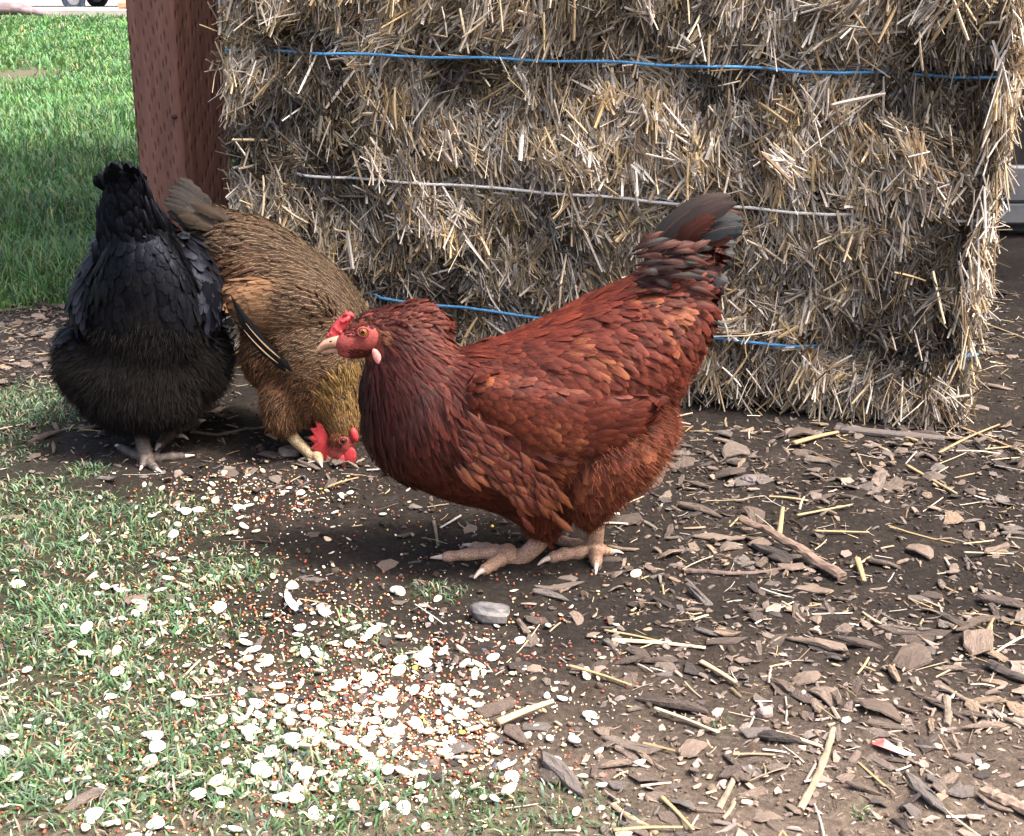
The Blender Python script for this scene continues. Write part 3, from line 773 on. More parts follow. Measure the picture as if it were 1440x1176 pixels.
def barbs(p, nrm, d, L, W, lift, curv, c0, c1, m=9, wb=.0005):
    """loose barbs that run out of the vane past its edge and tip"""
    n = len(p); d = unit(d - nrm*np.sum(d*nrm, 1)[:, None]); s = unit(np.cross(d, nrm))
    i = np.repeat(np.arange(n), m); k = len(i); t0 = rng.uniform(.25, .92, k); sd_ = rng.uniform(-1, 1, k)
    t1 = t0 + rng.uniform(.14, .30, k); sp_ = np.interp(t0, [0, .25, .5, .75, .93, 1], [.35, .8, 1, .95, .55, .1])
    up0 = (lift[i]*t0-curv[i]*t0**2)*L[i]+.0005; up1 = (lift[i]*t1-curv[i]*t1**2)*L[i]+.0006+rng.normal(0, .0006, k)
    a = p[i]+d[i]*(L[i]*t0)[:, None]+nrm[i]*up0[:, None]+s[i]*(W[i]*.22*sd_*sp_)[:, None]
    b = p[i]+d[i]*(L[i]*t1)[:, None]+nrm[i]*up1[:, None]+s[i]*(W[i]*.55*sd_*sp_)[:, None]
    w_ = unit(np.cross(b-a, nrm[i]))*(wb*.5); V = np.stack([a-w_, a+w_, b], 1).reshape(-1, 3); F = np.arange(k*3).reshape(k, 3)
    br = rng.normal(1.05, .22, (k, 1)).clip(.4, 1.7); cc = (c0[i]*(1-t0[:, None])+c1[i]*t0[:, None])*br
    return V, F, np.repeat(cc, 3, 0), np.tile(np.array([[.1, .2], [.9, .2], [.5, .9]]), (k, 1))
class Hen(Thing):
    def __init__(s, Y0, foot, label, group=None, name='hen'):
        super().__init__(name, foot, label, 'hen', group); s.Y0 = Y0
    def W(s, px, py, dY=0): return P(px, py, s.Y0+dY)
    def sc(s, px, py, dY=0): return depth(s.W(px, py, dY))/FPX      # metres per pixel there
    def blob(s, px, py, dY, rx, rz, ry, tilt=0, rotz=0):
        k = s.sc(px, py, dY); return ell(s.W(px, py, dY), (rx*k, ry*k, rz*k), -math.radians(tilt), math.radians(rotz))
    def chain(s, L, m=5):
        """L of (px, py, dY, r_in_picture, r_in_depth): overlapping ellipsoids along a curve"""
        a = spline(np.array(L, float), m); return [s.blob(q[0], q[1], q[2], max(q[3], 2), max(q[3], 2), max(q[4], 2)) for q in a]
    def field(s, ctrl, pts, power=3.0):
        """blend control values over the skin. ctrl rows: px, py, dY, dir(3), then values"""
        cp = np.array([s.W(*c[:3]) for c in ctrl]); vals = np.array([np.hstack(c[3:]) for c in ctrl], float)
        d2 = ((pts[:, None]-cp)**2).sum(2); wgt = 1/(d2+2e-4)**power; wgt /= wgt.sum(1)[:, None]
        return wgt @ vals
    def plumage(s, me, ctrl, mat, name='feathers', n=16000, dens=.42, parent=None, mask=None, jit=.16, cvar=.16, tipmix=None, cup=.22, rows=6, prof=None, colfn=None, nb=14):
        """ctrl: (px,py,dY, (dx,dz,dy), length mm, width mm, lift, root colour, tip colour)"""
        p, nr = sample_surface(me, n)
        if mask is not None: k = mask(p, nr); p, nr = p[k], nr[k]
        f = s.field(ctrl, p); L, W = f[:, 3]*1e-3, f[:, 4]*1e-3
        k = thin(p, np.maximum(dens*np.sqrt(L*W)*.56, .0022)); p, nr, f, L, W = p[k], nr[k], f[k], L[k], W[k]
        m_ = len(p)
        d = np.stack([f[:, 0], f[:, 2], f[:, 1]], 1); d = unit(unit(d) + rng.normal(0, jit, (m_, 3)))
        L = L*rng.uniform(.8, 1.25, m_); W = W*rng.uniform(.62, .98, m_)
        lift = f[:, 5]*rng.uniform(.6, 1.5, m_)
        c0, c1 = f[:, 6:9], f[:, 9:12]
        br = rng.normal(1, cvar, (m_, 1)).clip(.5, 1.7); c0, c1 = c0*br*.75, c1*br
        if colfn: c0, c1 = colfn(p, c0, c1)
        v, F, C, U = feathers(p, nr, d, L, W, lift, lift*.55+.06, cup, c0, c1, rows, prof)
        v2, F2, C2, U2 = barbs(p, nr, d, L, W, lift, lift*.55+.06, c0, c1, nb)
        F = [F, F2+len(v)]; v = np.concatenate([v, v2]); C = np.concatenate([C, C2]); U = np.concatenate([U, U2])
        return s.part(name, v, F, mat, C, U, True, parent, 'stuff')
    def down(s, me, ctrl, mat, n, mask=None, name='down', up=.5, rnd=.35, W=.0007, cvar=.2, parent=None):
        p, nr = sample_surface(me, n)
        if mask is not None: k = mask(p, nr); p, nr = p[k], nr[k]
        f = s.field(ctrl, p); m_ = len(p); d = unit(np.stack([f[:, 0], f[:, 2], f[:, 1]], 1))
        L = f[:, 3]*1e-3*rng.uniform(.6, 1.3, m_); br = rng.normal(1, cvar, (m_, 1)).clip(.4, 1.8)
        v, F, C, U = wisps(p, nr, d, L, np.full(m_, W), f[:, 4:7]*br, f[:, 7:10]*br, up, rnd)
        return s.part(name, v, F, mat, C, U, True, parent, 'stuff')
    def leg(s, joints, toes, mat, claw_mat, vox=.0011):
        """joints: [(px,py,dY,r px)...] shank; toes: list of such lists; each toe ends in a claw"""
        L = []; claws = []
        k = s.sc(joints[-1][0], joints[-1][1], joints[-1][2])
        q = spline(np.array([list(s.W(*j[:3]))+[j[3]*k] for j in joints]), 6); L.append(tube(q[:, :3], q[:, 3], 12))
        for t in toes:
            a = np.array([list(s.W(*j[:3]))+[j[3]*k] for j in t]); a[:, 2] = np.maximum(a[:, 2], a[:, 3]*.75+ground_h(a[:, 0], a[:, 1]))
            q = spline(a, 7); ph = np.linspace(0, math.pi*3.2, len(q)); q[:, 3] *= 1+.10*np.cos(ph*2)
            L.append(tube(q[:, :3], q[:, 3], 10)); L.append(ell(q[0, :3], [q[0, 3]*1.15]*3)); L.append(ell(q[-1, :3], [q[-1, 3]*.97]*3))
            dr = unit(q[-1, :3]-q[-4, :3]); e = q[-1, :3]; r = q[-1, 3]
            cl = np.array([e-dr*r*.3, e+dr*r*1.6+np.array([0, 0, r*.15]), e+dr*r*3.0-np.array([0, 0, r*.35])]); cl[:, 2] = np.maximum(cl[:, 2], .001)
            cq = spline(cl, 4); claws.append(tube(cq, np.linspace(r*.72, r*.12, len(cq)), 8))
        for j in joints: pass
        V, F = join(L); me = remesh(V, F, vox, 3, .5)
        lo = s.part_me('leg', me, mat)
        for c in claws: s.part('claw', c[0], [c[1], c[2]], claw_mat, parent=lo)
        return lo
    def eye(s, px, py, dY, r, iris, parent, nrm=(-.1, -1, .1)):
        c = s.W(px, py, dY); k = s.sc(px, py, dY); n_ = unit(np.array(nrm, float))
        v, t, q = ell(c, (r*k, r*k*.6, r*k)); e = s.part('eye', v, [t, q], M_IRIS[iris], parent=parent)
        v, t, q = ell(c+n_*r*k*.36, (r*k*.52, r*k*.32, r*k*.52)); s.part('pupil', v, [t, q], M_PUPIL, parent=parent)
        # wrinkled lid ring
        a = np.linspace(0, 2*math.pi, 25); ring = c + n_*r*k*.15 + np.outer(np.cos(a)*r*k*1.18, (1, 0, 0)) + np.outer(np.sin(a)*r*k*1.0, (0, 0, 1))
        v, t, q = tube(ring, r*k*.24, 7, up=(0, 1, 0)); s.part('eyelid', v, [t, q], M_FACE, parent=parent)

M_FACE = simple('bare_face_skin', (.17, .022, .020), (.34, .062, .052), 500, .55, .9, .0012, .4, .15)
M_COMB = simple('comb_skin', (.32, .016, .022), (.48, .045, .052), 420, .5, .8, .001, .45, .2)
M_BEAK = simple('horn_beak', (.30, .15, .10), (.50, .30, .20), 150, .42, .3, .0005, .5)
M_CLAW = simple('claw_horn', (.38, .30, .26), (.58, .48, .42), 300, .45, .2, .0005, .5)
M_PUPIL = simple('pupil_black', (.004, .004, .004), (.006, .006, .006), 10, .08, 0)
M_IRIS = {'amber': simple('amber_iris', (.17, .055, .010), (.27, .10, .02), 900, .12, 0), 'dark': simple('brown_iris', (.03, .01, .008), (.10, .03, .015), 900, .12, 0)}
def leg_mat(name, c1, c2):
    m, nt, b = new_mat(name); v = coords(nt)
    vo = N(nt, 'TexVoronoi'); vo.feature = 'DISTANCE_TO_EDGE'; vo.inputs['Scale'].default_value = 330; nt.links.new(v, vo.inputs['Vector'])
    e = ramp(nt, vo.outputs['Distance'], [(.0, (.45, .45, .45)), (.18, (1, 1, 1))]); f = noise(nt, 120, 5, v)
    c = mixc(nt, 1.0, ramp(nt, f, [(.3, c1), (.7, c2)]), e, 'MULTIPLY')
    nt.links.new(c, b.inputs['Base Color']); b.inputs['Roughness'].default_value = .6
    bump(nt, b, e, .7, .0006); return m
M_LEGR = leg_mat('scaled_leg_skin', (.30, .17, .11), (.50, .32, .22))
M_LEGY = leg_mat('yellow_leg_skin', (.30, .21, .11), (.46, .36, .22))
M_LEGB = leg_mat('grey_leg_skin', (.05, .038, .033), (.115, .09, .078))

# ------------------------------------------------------------------ red hen
MR = feather_mat('red_feather', .55, .24, .62)
MRt = feather_mat('red_tail_feather', .5, .22, .8, shaft=(.05, .02, .015), shaft_w=.03)
SKR = simple('red_underfeather', (.07, .014, .008), (.14, .03, .016), 300, .9, .4)
RED_D, RED, RED_L, ORG = (.013, .0030, .0029), (.038, .0066, .0042), (.095, .020, .0098), (.30, .098, .042)
red = Hen(1.56, G(755, 800), 'rusty red hen standing side on beside the scattered seed, head up')
H = red
body = []
body += H.chain([(590,592,0,84,64),(648,598,0,108,84),(722,596,0,124,96),(792,566,0,122,98),(856,516,0,104,88),(905,468,0,80,70),(945,418,0,52,44),(970,378,0,28,24)])
body += H.chain([(512,470,0,27,19),(530,468,0,36,24),(556,478,0,44,33),(576,510,0,60,47),(583,552,0,78,60),(600,600,0,86,68)])
body += [H.blob(578,438,0,26,14,14,-10), H.blob(604,452,0,20,16,14,-30)]
body += H.chain([(902,592,-.02,48,50),(876,628,-.036,58,54),(842,664,-.040,54,48),(826,698,-.030,38,36),(828,722,-.014,22,20)])
body += H.chain([(690,640,0,76,70),(736,684,-.005,50,46),(762,722,-.005,34,30),(766,744,-.005,20,18)])
V, F = join(body); rb = remesh(V, F, .006, 10, .6)
rbo = H.part_me('body', rb.copy(), SKR)
rp = rb
ctrlR = [  # px, py, dY, (dx, dz, dy), length, width, lift, root colour, tip colour
 (490,455,0, (1,.15,0), 5,3,.2, RED_D,RED_D), (520,436,0, (1,.2,0), 8,4,.3, (0.0400,0.0062,0.0038),(0.0533,0.0083,0.0058)),
 (556,430,0, (.8,.35,0), 16,5,.7, (0.0444,0.0075,0.0046),(0.0977,0.0186,0.0115)), (590,432,0, (.8,.1,0), 17,6,.6, (0.0444,0.0075,0.0046),(0.1066,0.0207,0.0115)),
 (625,465,0, (.9,-.5,0), 26,7,.35, RED,(0.1154,0.0207,0.0096)),
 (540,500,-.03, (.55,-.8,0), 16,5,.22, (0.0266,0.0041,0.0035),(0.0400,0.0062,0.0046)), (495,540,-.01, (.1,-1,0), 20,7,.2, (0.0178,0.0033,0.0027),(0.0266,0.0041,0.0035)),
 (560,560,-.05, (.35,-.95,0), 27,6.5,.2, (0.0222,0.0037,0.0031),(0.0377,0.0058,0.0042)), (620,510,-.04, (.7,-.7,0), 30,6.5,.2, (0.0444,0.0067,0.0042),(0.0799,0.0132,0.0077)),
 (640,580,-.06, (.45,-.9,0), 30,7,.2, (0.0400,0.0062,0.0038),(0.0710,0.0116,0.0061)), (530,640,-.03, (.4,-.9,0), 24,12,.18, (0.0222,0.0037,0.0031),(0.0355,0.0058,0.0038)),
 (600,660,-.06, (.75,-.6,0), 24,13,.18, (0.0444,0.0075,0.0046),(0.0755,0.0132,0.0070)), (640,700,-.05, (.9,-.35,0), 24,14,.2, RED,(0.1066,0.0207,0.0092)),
 (700,700,-.06, (.95,-.3,0), 27,15,.22, RED,RED_L), (700,655,-.08, (.9,-.35,0), 26,15,.22, RED,RED_L), (770,690,-.08, (.85,-.5,0), 30,14,.3, RED,(0.1687,0.0414,0.0173)),
 (760,735,-.04, (.25,-1,0), 18,12,.25, RED,(0.1066,0.0228,0.0100)), (690,500,-.05, (1,-.3,0), 26,14,.2, RED,(0.1066,0.0186,0.0084)),
 (700,455,0, (1,.0,0), 28,13,.18, (0.0844,0.0124,0.0061),(0.1154,0.0199,0.0092)), (790,425,-.02, (1,-.05,0), 32,14,.2, (0.0799,0.0116,0.0058),(0.1110,0.0191,0.0092)),
 (850,420,-.05, (.95,-.45,0), 34,13,.24, RED,(0.1110,0.0186,0.0089)), (880,480,-.07, (.9,-.6,0), 34,13,.26, (0.0622,0.0091,0.0046),(0.1110,0.0191,0.0089)),
 (930,400,-.03, (1,-.15,0), 34,13,.3, RED,(0.0977,0.0166,0.0077)), (960,460,-.04, (.75,-.75,0), 34,14,.3, (0.0533,0.0083,0.0046),(0.0977,0.0174,0.0084)),
 (980,380,0, (.8,.5,0), 34,12,.35, (0.0444,0.0083,0.0050),(0.0710,0.0124,0.0070)),
 (960,540,-.02, (.5,-1,0), 28,15,.3, (0.0444,0.0075,0.0046),(0.0799,0.0149,0.0077)), (900,560,-.08, (.6,-.8,0), 28,14,.25, (0.0533,0.0091,0.0050),(0.0888,0.0166,0.0084)),
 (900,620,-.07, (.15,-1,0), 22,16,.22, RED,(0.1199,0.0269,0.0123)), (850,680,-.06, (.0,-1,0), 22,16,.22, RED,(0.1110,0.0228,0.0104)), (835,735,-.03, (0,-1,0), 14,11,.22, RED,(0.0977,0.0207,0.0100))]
def red_cols(p, c0, c1):
    k = (vnoise(p[:, 0]*22, p[:, 1]*22, p[:, 2]*22) > .33) & (rng.random(len(p)) < .34) & (p[:, 0] > H.W(660, 500)[0]) & (p[:, 2] > .12)
    c1[k] = c1[k]*.3+np.array(ORG)*.65; c0[k] = c0[k]*1.2
    px, py = proj(p); k = np.exp(-((px-800)/60)**2-((py-700)/45)**2) > rng.random(len(p))*1.3; c1[k] = c1[k]*.5+np.array(ORG)*.5
    return c0, c1
head_px = lambda p: proj(p)
def red_mask(p, nr):
    px, py = proj(p); face = ((px-502)/38)**2+((py-480)/26)**2 < 1
    return ~(face | ((px < 492) & (py < 500)))
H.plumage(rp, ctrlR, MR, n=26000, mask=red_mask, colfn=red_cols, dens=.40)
# soft down on the thigh, vent and lower belly
dn = [(965,600,0,(.9,-.3,0), 19, (0.1003,0.0255,0.0126),(0.1642,0.0553,0.0277)), (930,660,0,(.7,-.7,0), 19, (0.1003,0.0255,0.0126),(0.1733,0.0638,0.0316)), (880,700,0,(.5,-.8,0), 16, (0.0912,0.0213,0.0111),(0.1459,0.0468,0.0237)),
      (820,745,0,(.1,-1,0), 12,(0.0775,0.0170,0.0087),(0.1277,0.0340,0.0158)), (760,760,0,(0,-1,0), 12,(0.0775,0.0170,0.0087),(0.1186,0.0298,0.0138)), (950,540,0,(.8,-.5,0), 14,(0.0730,0.0149,0.0079),(0.1277,0.0340,0.0178)),
      (660,715,0,(.6,-.8,0), 10,(0.0638,0.0128,0.0071),(0.1003,0.0213,0.0111)), (580,440,0,(.8,.4,0),9,(0.0456,0.0085,0.0059),(0.1003,0.0213,0.0138)), (540,560,0,(.2,-1,0),9,(0.0228,0.0043,0.0032),(0.0410,0.0068,0.0047))]
MRd = attr_mat('red_down', .8, .15, None, 0, .1)
def m_thigh(p, nr):
    px, py = proj(p); return ((px > 830) & (py > 560)) | ((px > 730) & (py > 700)) | ((px > 930) & (py > 500)) | ((rng.random(len(p)) < .10) & (py > 600)) | ((px > 535) & (px < 625) & (py < 450))
H.down(rp, dn, MRd, 60000, m_thigh, up=.55, W=.00055)
# hackle: long narrow neck feathers over the shoulder
def m_hackle(p, nr):
    px, py = proj(p); return (px > 520) & (px < 655) & (py > 440) & (py < 640) & (px > 545-(py-440)*.3)
H.plumage(rp, [(560,460,-.02,(.7,-.7,0),22,4.2,.30,(0.0365,0.0059,0.0043),(0.0912,0.0170,0.0111)), (620,480,-.03,(.85,-.5,0),36,4.5,.28,(0.0456,0.0068,0.0043),(0.1277,0.0234,0.0119)),
  (560,560,-.05,(.3,-.95,0),34,5,.22,(0.0205,0.0034,0.0027),(0.0388,0.0059,0.0047)), (640,560,-.06,(.65,-.75,0),38,5,.26,(0.0456,0.0068,0.0040),(0.1186,0.0213,0.0103)), (620,630,-.07,(.5,-.85,0),34,5.5,.24,(0.0319,0.0051,0.0036),(0.0730,0.0128,0.0071))],
  MR, 'hackle', n=5200, dens=.55, mask=m_hackle, prof=[(0,.5),(.3,1),(.7,.75),(1,.03)])
# wing on the near side
wg = H.chain([(680,560,-.058,34,16),(735,582,-.068,50,18),(795,596,-.072,56,17),(850,592,-.070,44,15),(890,574,-.062,26,12)])
wV, wF = join(wg); wm = remesh(wV, wF, .005, 8, .6); wo = H.part_me('wing', wm.copy(), SKR)
ctrlW = [(680,520,-.08,(1,-.25,0),22,14,.2,RED,(0.1231,0.0234,0.0103)), (700,570,-.09,(1,-.35,0),17,13,.26,RED,(0.1368,0.0277,0.0119)), (740,550,-.09,(1,-.2,0),24,14,.2,RED,(0.1140,0.0192,0.0087)),
 (760,610,-.09,(1,-.3,0),16,13,.34,(0.0775,0.0136,0.0079),(0.1505,0.0362,0.0178)), (790,640,-.09,(1,.0,0),18,13,.3,(0.0684,0.0128,0.0079),(0.1368,0.0340,0.0178)), (830,560,-.09,(1,-.1,0),34,14,.2,(0.0684,0.0102,0.0052),(0.1094,0.0192,0.0087)),
 (840,610,-.09,(1,.1,0),30,13,.16,(0.0593,0.0102,0.0055),(0.0912,0.0179,0.0087)), (880,580,-.08,(1,.25,0),30,13,.2,(0.0547,0.0093,0.0052),(0.0912,0.0170,0.0079))]
H.plumage(wm, ctrlW, MR, 'wing_coverts', n=7000, dens=.44, parent=wo, mask=lambda p, nr: nr[:, 1] < .35, colfn=red_cols)
for k in range(9):                                    # flight feathers showing under the coverts
    u = k/8
    b_ = H.W(716+u*50, 604-u*20, -.074); e_ = H.W(812+u*84, 652-u*66, -.080+.012*u); mm_ = (b_+e_)/2+np.array([0, -.010, -.010+.004*u])
    v, f, c, uu = plume(b_, mm_, e_, .013, (0, -1, .25), (.03, .007, .005), (.075, .017, .009), .2, 10)
    H.part('flight_feather', v, f, MR, c, uu, parent=wo)
for k in range(5):
    b_ = H.W(800+k*9, 640-k*5, -.066); e_ = H.W(874+k*5, 617-k*8, -.064); v, f, c, uu = plume(b_, (b_+e_)/2+np.array([0, -.003, 0]), e_, .008, (0, -1, .1), (.30, .2, .16), (.42, .33, .28), .2, 8)
    H.part('flight_feather', v, f, MR, c, uu, parent=wo)
# flank feathers with orange tips that lie over the thigh
fl = []
for k in range(210):
    u = rng.random(); px0 = 650+u*110+rng.normal(0, 14); py0 = 628+u*62+rng.normal(0, 17)
    b_ = H.W(px0, py0, -.084-.006*rng.random()); Lp = rng.uniform(30, 52); an = math.radians(rng.uniform(18, 52)+u*16)
    e_ = H.W(px0+Lp*math.cos(an), py0+Lp*math.sin(an), -.088+.012*u); bright = rng.random() < .15+.5*u
    fl.append(plume(b_, (b_+e_)/2+np.array([0, -.008, .002]), e_, rng.uniform(.0055, .0088), (0.1, -1, .2), RED, np.array(ORG)*.6 if bright else (.085, .018, .009), .2, 8, prof=[(0,.15),(.3,.85),(.55,1),(.8,.62),(.93,.3),(1,.04)]))
v, f, c, uu = cat4(fl); H.part('flank_feathers', v, f, MR, c, uu, kind='stuff')
# tail
TEAL, TBR = (.0045, .0085, .0105), (.055, .013, .007)
tails = []
for k, (ex, ey, mx, my, wd, c1) in enumerate([(1028,276,940,292,.024,(.028,.017,.013)),(1022,280,948,300,.022,TEAL),(1036,286,955,304,.022,(.03,.02,.018)),(1046,309,966,306,.022,TEAL),(1043,300,962,312,.020,(.05,.02,.014)),
        (1045,318,972,318,.021,TEAL),(1044,328,980,322,.020,(.010,.013,.016)),(1036,342,982,334,.020,TEAL),(1030,334,976,328,.018,TBR),(1034,358,990,346,.020,(.008,.010,.013)),(1030,374,994,362,.020,TEAL),
        (1024,398,996,376,.020,(.008,.010,.012)),(1018,414,992,392,.018,(.012,.012,.014)),(992,296,936,318,.020,TEAL),(1006,306,942,330,.022,TBR),(1012,440,992,414,.018,(.02,.012,.011))]):
    a0 = (906+min(k, 12)*4.2, 372+k*3.6-(60 if k > 12 else 0)*.4); tails.append((a0, (mx, my), (ex, ey), wd, (.008, .006, .006) if k % 3 else TEAL, c1))
for k, (a, mm_, e, wd, c0, c1) in enumerate(tails):
    dy = .022*math.sin(k*2.1)
    v, f, c, uu = plume(H.W(*a, dy*.4), H.W(*mm_, dy*1.1), H.W(*e, dy*1.3), wd, (-.15, -1, .35), c0, c1, .35, 14, twist=.3*math.sin(k*3))
    H.part('tail_feather', v, f, MRt, c, uu)
cov = []
for k in range(170):
    u = rng.random(); a0 = (888+rng.uniform(0, 70), 352+u*90+rng.normal(0, 8)); ang = math.radians(rng.uniform(-48, -5)+u*62); Lp = rng.uniform(38, 72)
    e = (a0[0]+Lp*math.cos(ang), a0[1]+Lp*math.sin(ang)+6); mm_ = ((a0[0]+e[0])/2+4, (a0[1]+e[1])/2-9)
    dy = rng.uniform(-.045, .02); c1 = (.006, .008, .009) if rng.random() < .42 else (.052, .011, .006)
    if e[0] > 1040: continue
    cov.append(plume(H.W(*a0, dy), H.W(*mm_, dy-.012), H.W(*e, dy*.8), rng.uniform(.0055, .0090), (0, -1, .4), (.02, .005, .0035), c1, .3, 8, prof=[(0,.15),(.3,.85),(.55,1),(.8,.62),(.93,.3),(1,.04)]))
v, f, c, uu = cat4(cov); H.part('tail_coverts', v, f, MR, c, uu, kind='stuff')
# head
hd = [H.blob(502,480,-.008,32,20,18,-14), H.blob(518,476,-.014,24,21,13), H.blob(500,494,-.008,26,9,14,-8), H.blob(484,480,-.002,16,11,14,-12), H.blob(508,470,.010,22,15,14)]
V, F = join(hd); fm = remesh(V, F, .0016, 5, .5)
fc = H.part_me('face', fm, M_FACE)
cmb = H.chain([(466,478,-.002,8,7),(474,464,-.002,9,7),(484,452,-.002,8.5,6),(492,443,-.002,5,4)], 4)
for q in range(60):
    u = rng.random(); cmb.append(H.blob(464+u*28+rng.normal(0, 4), 479-u*37+rng.normal(0, 3), -.007+.004*rng.random(), 2.4, 2.4, 2.2))
V, F = join(cmb); H.part_me('comb', remesh(V, F, .0009, 2, .4), M_COMB)
def beak(H, up, lo, k=1.0):
    for L, fl in ((up, .8), (lo, .7)):
        a = np.array([list(H.W(*j[:3]))+[j[3]*H.sc(*j[:3])] for j in L]); q = spline(a, 5); v, t, qd = tube(q[:, :3], q[:, 3], 14, fl, up=(0, 0, 1))
        H.part('beak', v, [t, qd], M_BEAK)
beak(H, [(484,480,-.003,13),(470,480,-.003,11.5),(459,484,-.003,8.5),(450,490,-.003,5),(443,497,-.003,1.2)], [(484,490,-.003,8),(470,492,-.003,6.5),(459,494,-.003,4),(451,496,-.003,1.5)])
v, t, q = H.blob(466,480,-.0105,3.2,1.3,1.2,-18); H.part('nostril', v, [t, q], M_PUPIL)
v, t, q = H.blob(531,503,-.0265,6,14,3.5,-24); H.part('wattle', v, [t, q], simple('pink_wattle', (.55,.16,.15), (.72,.30,.27), 400, .5, .5, .001, .4, .2))
H.eye(511,467,-.0262,6.6,'amber', fc)
er = []
for k in range(34):
    a0 = (537+rng.normal(0, 3), 475+rng.normal(0, 5)); er.append(plume(H.W(*a0, -.025), H.W(a0[0]+6, a0[1]+1, -.030), H.W(a0[0]+11, a0[1]+5, -.029), .0030, (0, -1, 0), (.13, .045, .025), (.24, .10, .055), .2, 5))
v, f, c, uu = cat4(er); H.part('ear_tuft', v, f, MR, c, uu, kind='stuff')
# small bristles over brow and cheek so skin runs into feather
def m_face(p, nr):
    px, py = proj(p); return (((px-508)/34)**2+((py-462)/14)**2 < 1) & (py < 461) | (((px-493)/14)**2+((py-463)/11)**2 < 1) | ((py > 491) & (px > 488))
H.plumage(fm, [(500,452,-.02,(1,.1,0),6,2.6,.25,(.04,.008,.007),(.08,.014,.012)), (505,495,-.02,(.9,-.5,0),7,2.8,.25,(.05,.009,.008),(.08,.015,.012))], MR, 'brow_feathers', n=7000, dens=.4, mask=m_face, parent=fc)
H.leg([(780,725,-.005,17),(758,762,-.005,13.5),(732,786,-.004,12),(714,798,0,12.5)],
      [[(714,801,.0,11.5),(690,803,-.001,9.5),(655,801,-.001,9),(628,802,0,7.5)], [(712,804,-.005,11),(696,816,-.026,9.5),(682,826,-.042,8)],
       [(708,797,.004,9.5),(690,791,.018,8),(668,787,.030,7)], [(716,798,.004,8),(734,800,.012,6)]], M_LEGR, M_CLAW)
H.leg([(838,715,.01,16),(838,745,.01,12.5),(835,768,.012,13)],
      [[(832,774,.010,11),(812,786,.0,9.5),(790,795,-.006,9.5),(777,804,-.012,8)], [(836,776,.006,10.5),(838,798,-.02,9),(838,811,-.028,7.5)],
       [(828,770,.016,9),(800,771,.03,8),(772,767,.05,6.5)], [(838,768,.012,8.5),(850,780,.012,7.5),(858,788,.012,6)]], M_LEGR, M_CLAW)

# ------------------------------------------------------------------ black hen, seen from behind
MB = feather_mat('black_feather', .38, .13, .8, spec_tint=(.55, .62, .85))
SKB = simple('black_underfeather', (.006, .005, .005), (.014, .011, .010), 300, .9, .4)
blk = Hen(1.965, G(215, 648), 'fluffy black hen seen from behind with its tail up and head hidden')
H = blk
body = [H.blob(202,516,0,108,78,100), H.blob(202,548,-.02,92,54,80), H.blob(124,506,.0,42,58,60), H.blob(280,506,.0,42,58,60)]
body += H.chain([(208,430,.06,88,90),(208,395,.03,74,78),(200,355,.0,54,60),(188,315,-.03,32,38),(180,282,-.05,19,24),(174,262,-.055,16,18)])
body += H.chain([(196,335,-.045,40,36),(202,385,-.055,64,44),(206,440,-.055,84,50)])
body += H.chain([(206,480,.14,86,80),(210,500,.22,60,60),(212,540,.29,34,34),(214,585,.32,22,24)])
V, F = join(body); bm_ = remesh(V, F, .007, 10, .6); H.part_me('body', bm_.copy(), SKB)
BK, BK2, FLB, FLB2 = (.0012,.0012,.0014), (.0024,.0024,.0031), (.004,.0034,.003), (.010,.008,.007)
ctrlB = [(120,360,-.02,(-.25,-1,-.1),30,17,.26,BK,(0.0060,0.0060,0.0078)), (112,420,-.02,(-.1,-1,-.1),32,18,.26,BK,(0.0066,0.0066,0.0084)), (300,370,-.02,(.3,-1,-.1),30,17,.26,BK,(0.0060,0.0063,0.0081)),
 (312,430,-.02,(.1,-1,-.1),32,18,.26,BK,(0.0060,0.0063,0.0081)), (205,340,-.06,(0,-1,-.2),26,16,.24,BK,BK2), (205,400,-.09,(0,-1,-.3),26,18,.26,BK,(0.0048,0.0042,0.0042)), (160,420,-.09,(-.1,-1,-.3),28,18,.28,BK,(0.0060,0.0057,0.0066)),
 (255,420,-.09,(.1,-1,-.3),28,18,.28,BK,(0.0060,0.0057,0.0066)), (175,280,-.06,(-.1,1,-.2),30,12,.2,BK,BK), (220,320,-.04,(.3,-.8,-.2),28,14,.26,BK,BK2), (150,320,-.04,(-.3,-.8,-.2),28,14,.26,BK,BK2),
 (200,460,-.1,(0,-1,-.3),22,16,.25,FLB,FLB2), (90,520,0,(-.3,-1,0),24,15,.2,FLB,FLB2), (320,520,0,(.3,-1,0),24,15,.2,FLB,FLB2), (200,560,-.08,(0,-1,0),18,12,.2,FLB,FLB2)]
H.plumage(bm_, ctrlB, MB, n=16000, dens=.50, mask=lambda p, nr: (proj(p)[1] < 475+40*((proj(p)[0] < 100) | (proj(p)[0] > 312))) | (nr[:, 1] > .3), cvar=.3)
MBd = attr_mat('black_down', .85, .2, None, 0, .1)
H.down(bm_, [(202,500,-.1,(0,-.6,-.6),17,(0.0019,0.0016,0.0016),(0.0098,0.0071,0.0068)), (100,500,-.05,(-.6,-.6,-.3),17,(0.0019,0.0016,0.0016),(0.0103,0.0075,0.0071)), (300,500,-.05,(.6,-.6,-.3),17,(0.0019,0.0016,0.0016),(0.0103,0.0075,0.0071)),
 (202,590,-.05,(0,-1,-.2),16,(0.0017,0.0014,0.0016),(0.0084,0.0061,0.0057)), (202,440,-.1,(0,-1,-.4),12,(0.0017,0.0014,0.0016),(0.0049,0.0038,0.0038))], MBd, 95000, lambda p, nr: (proj(p)[1] > 452+14*rng.random(len(p))) & (nr[:, 1] < .45), up=.75, rnd=.42, W=.0006, cvar=.4)
wl = []
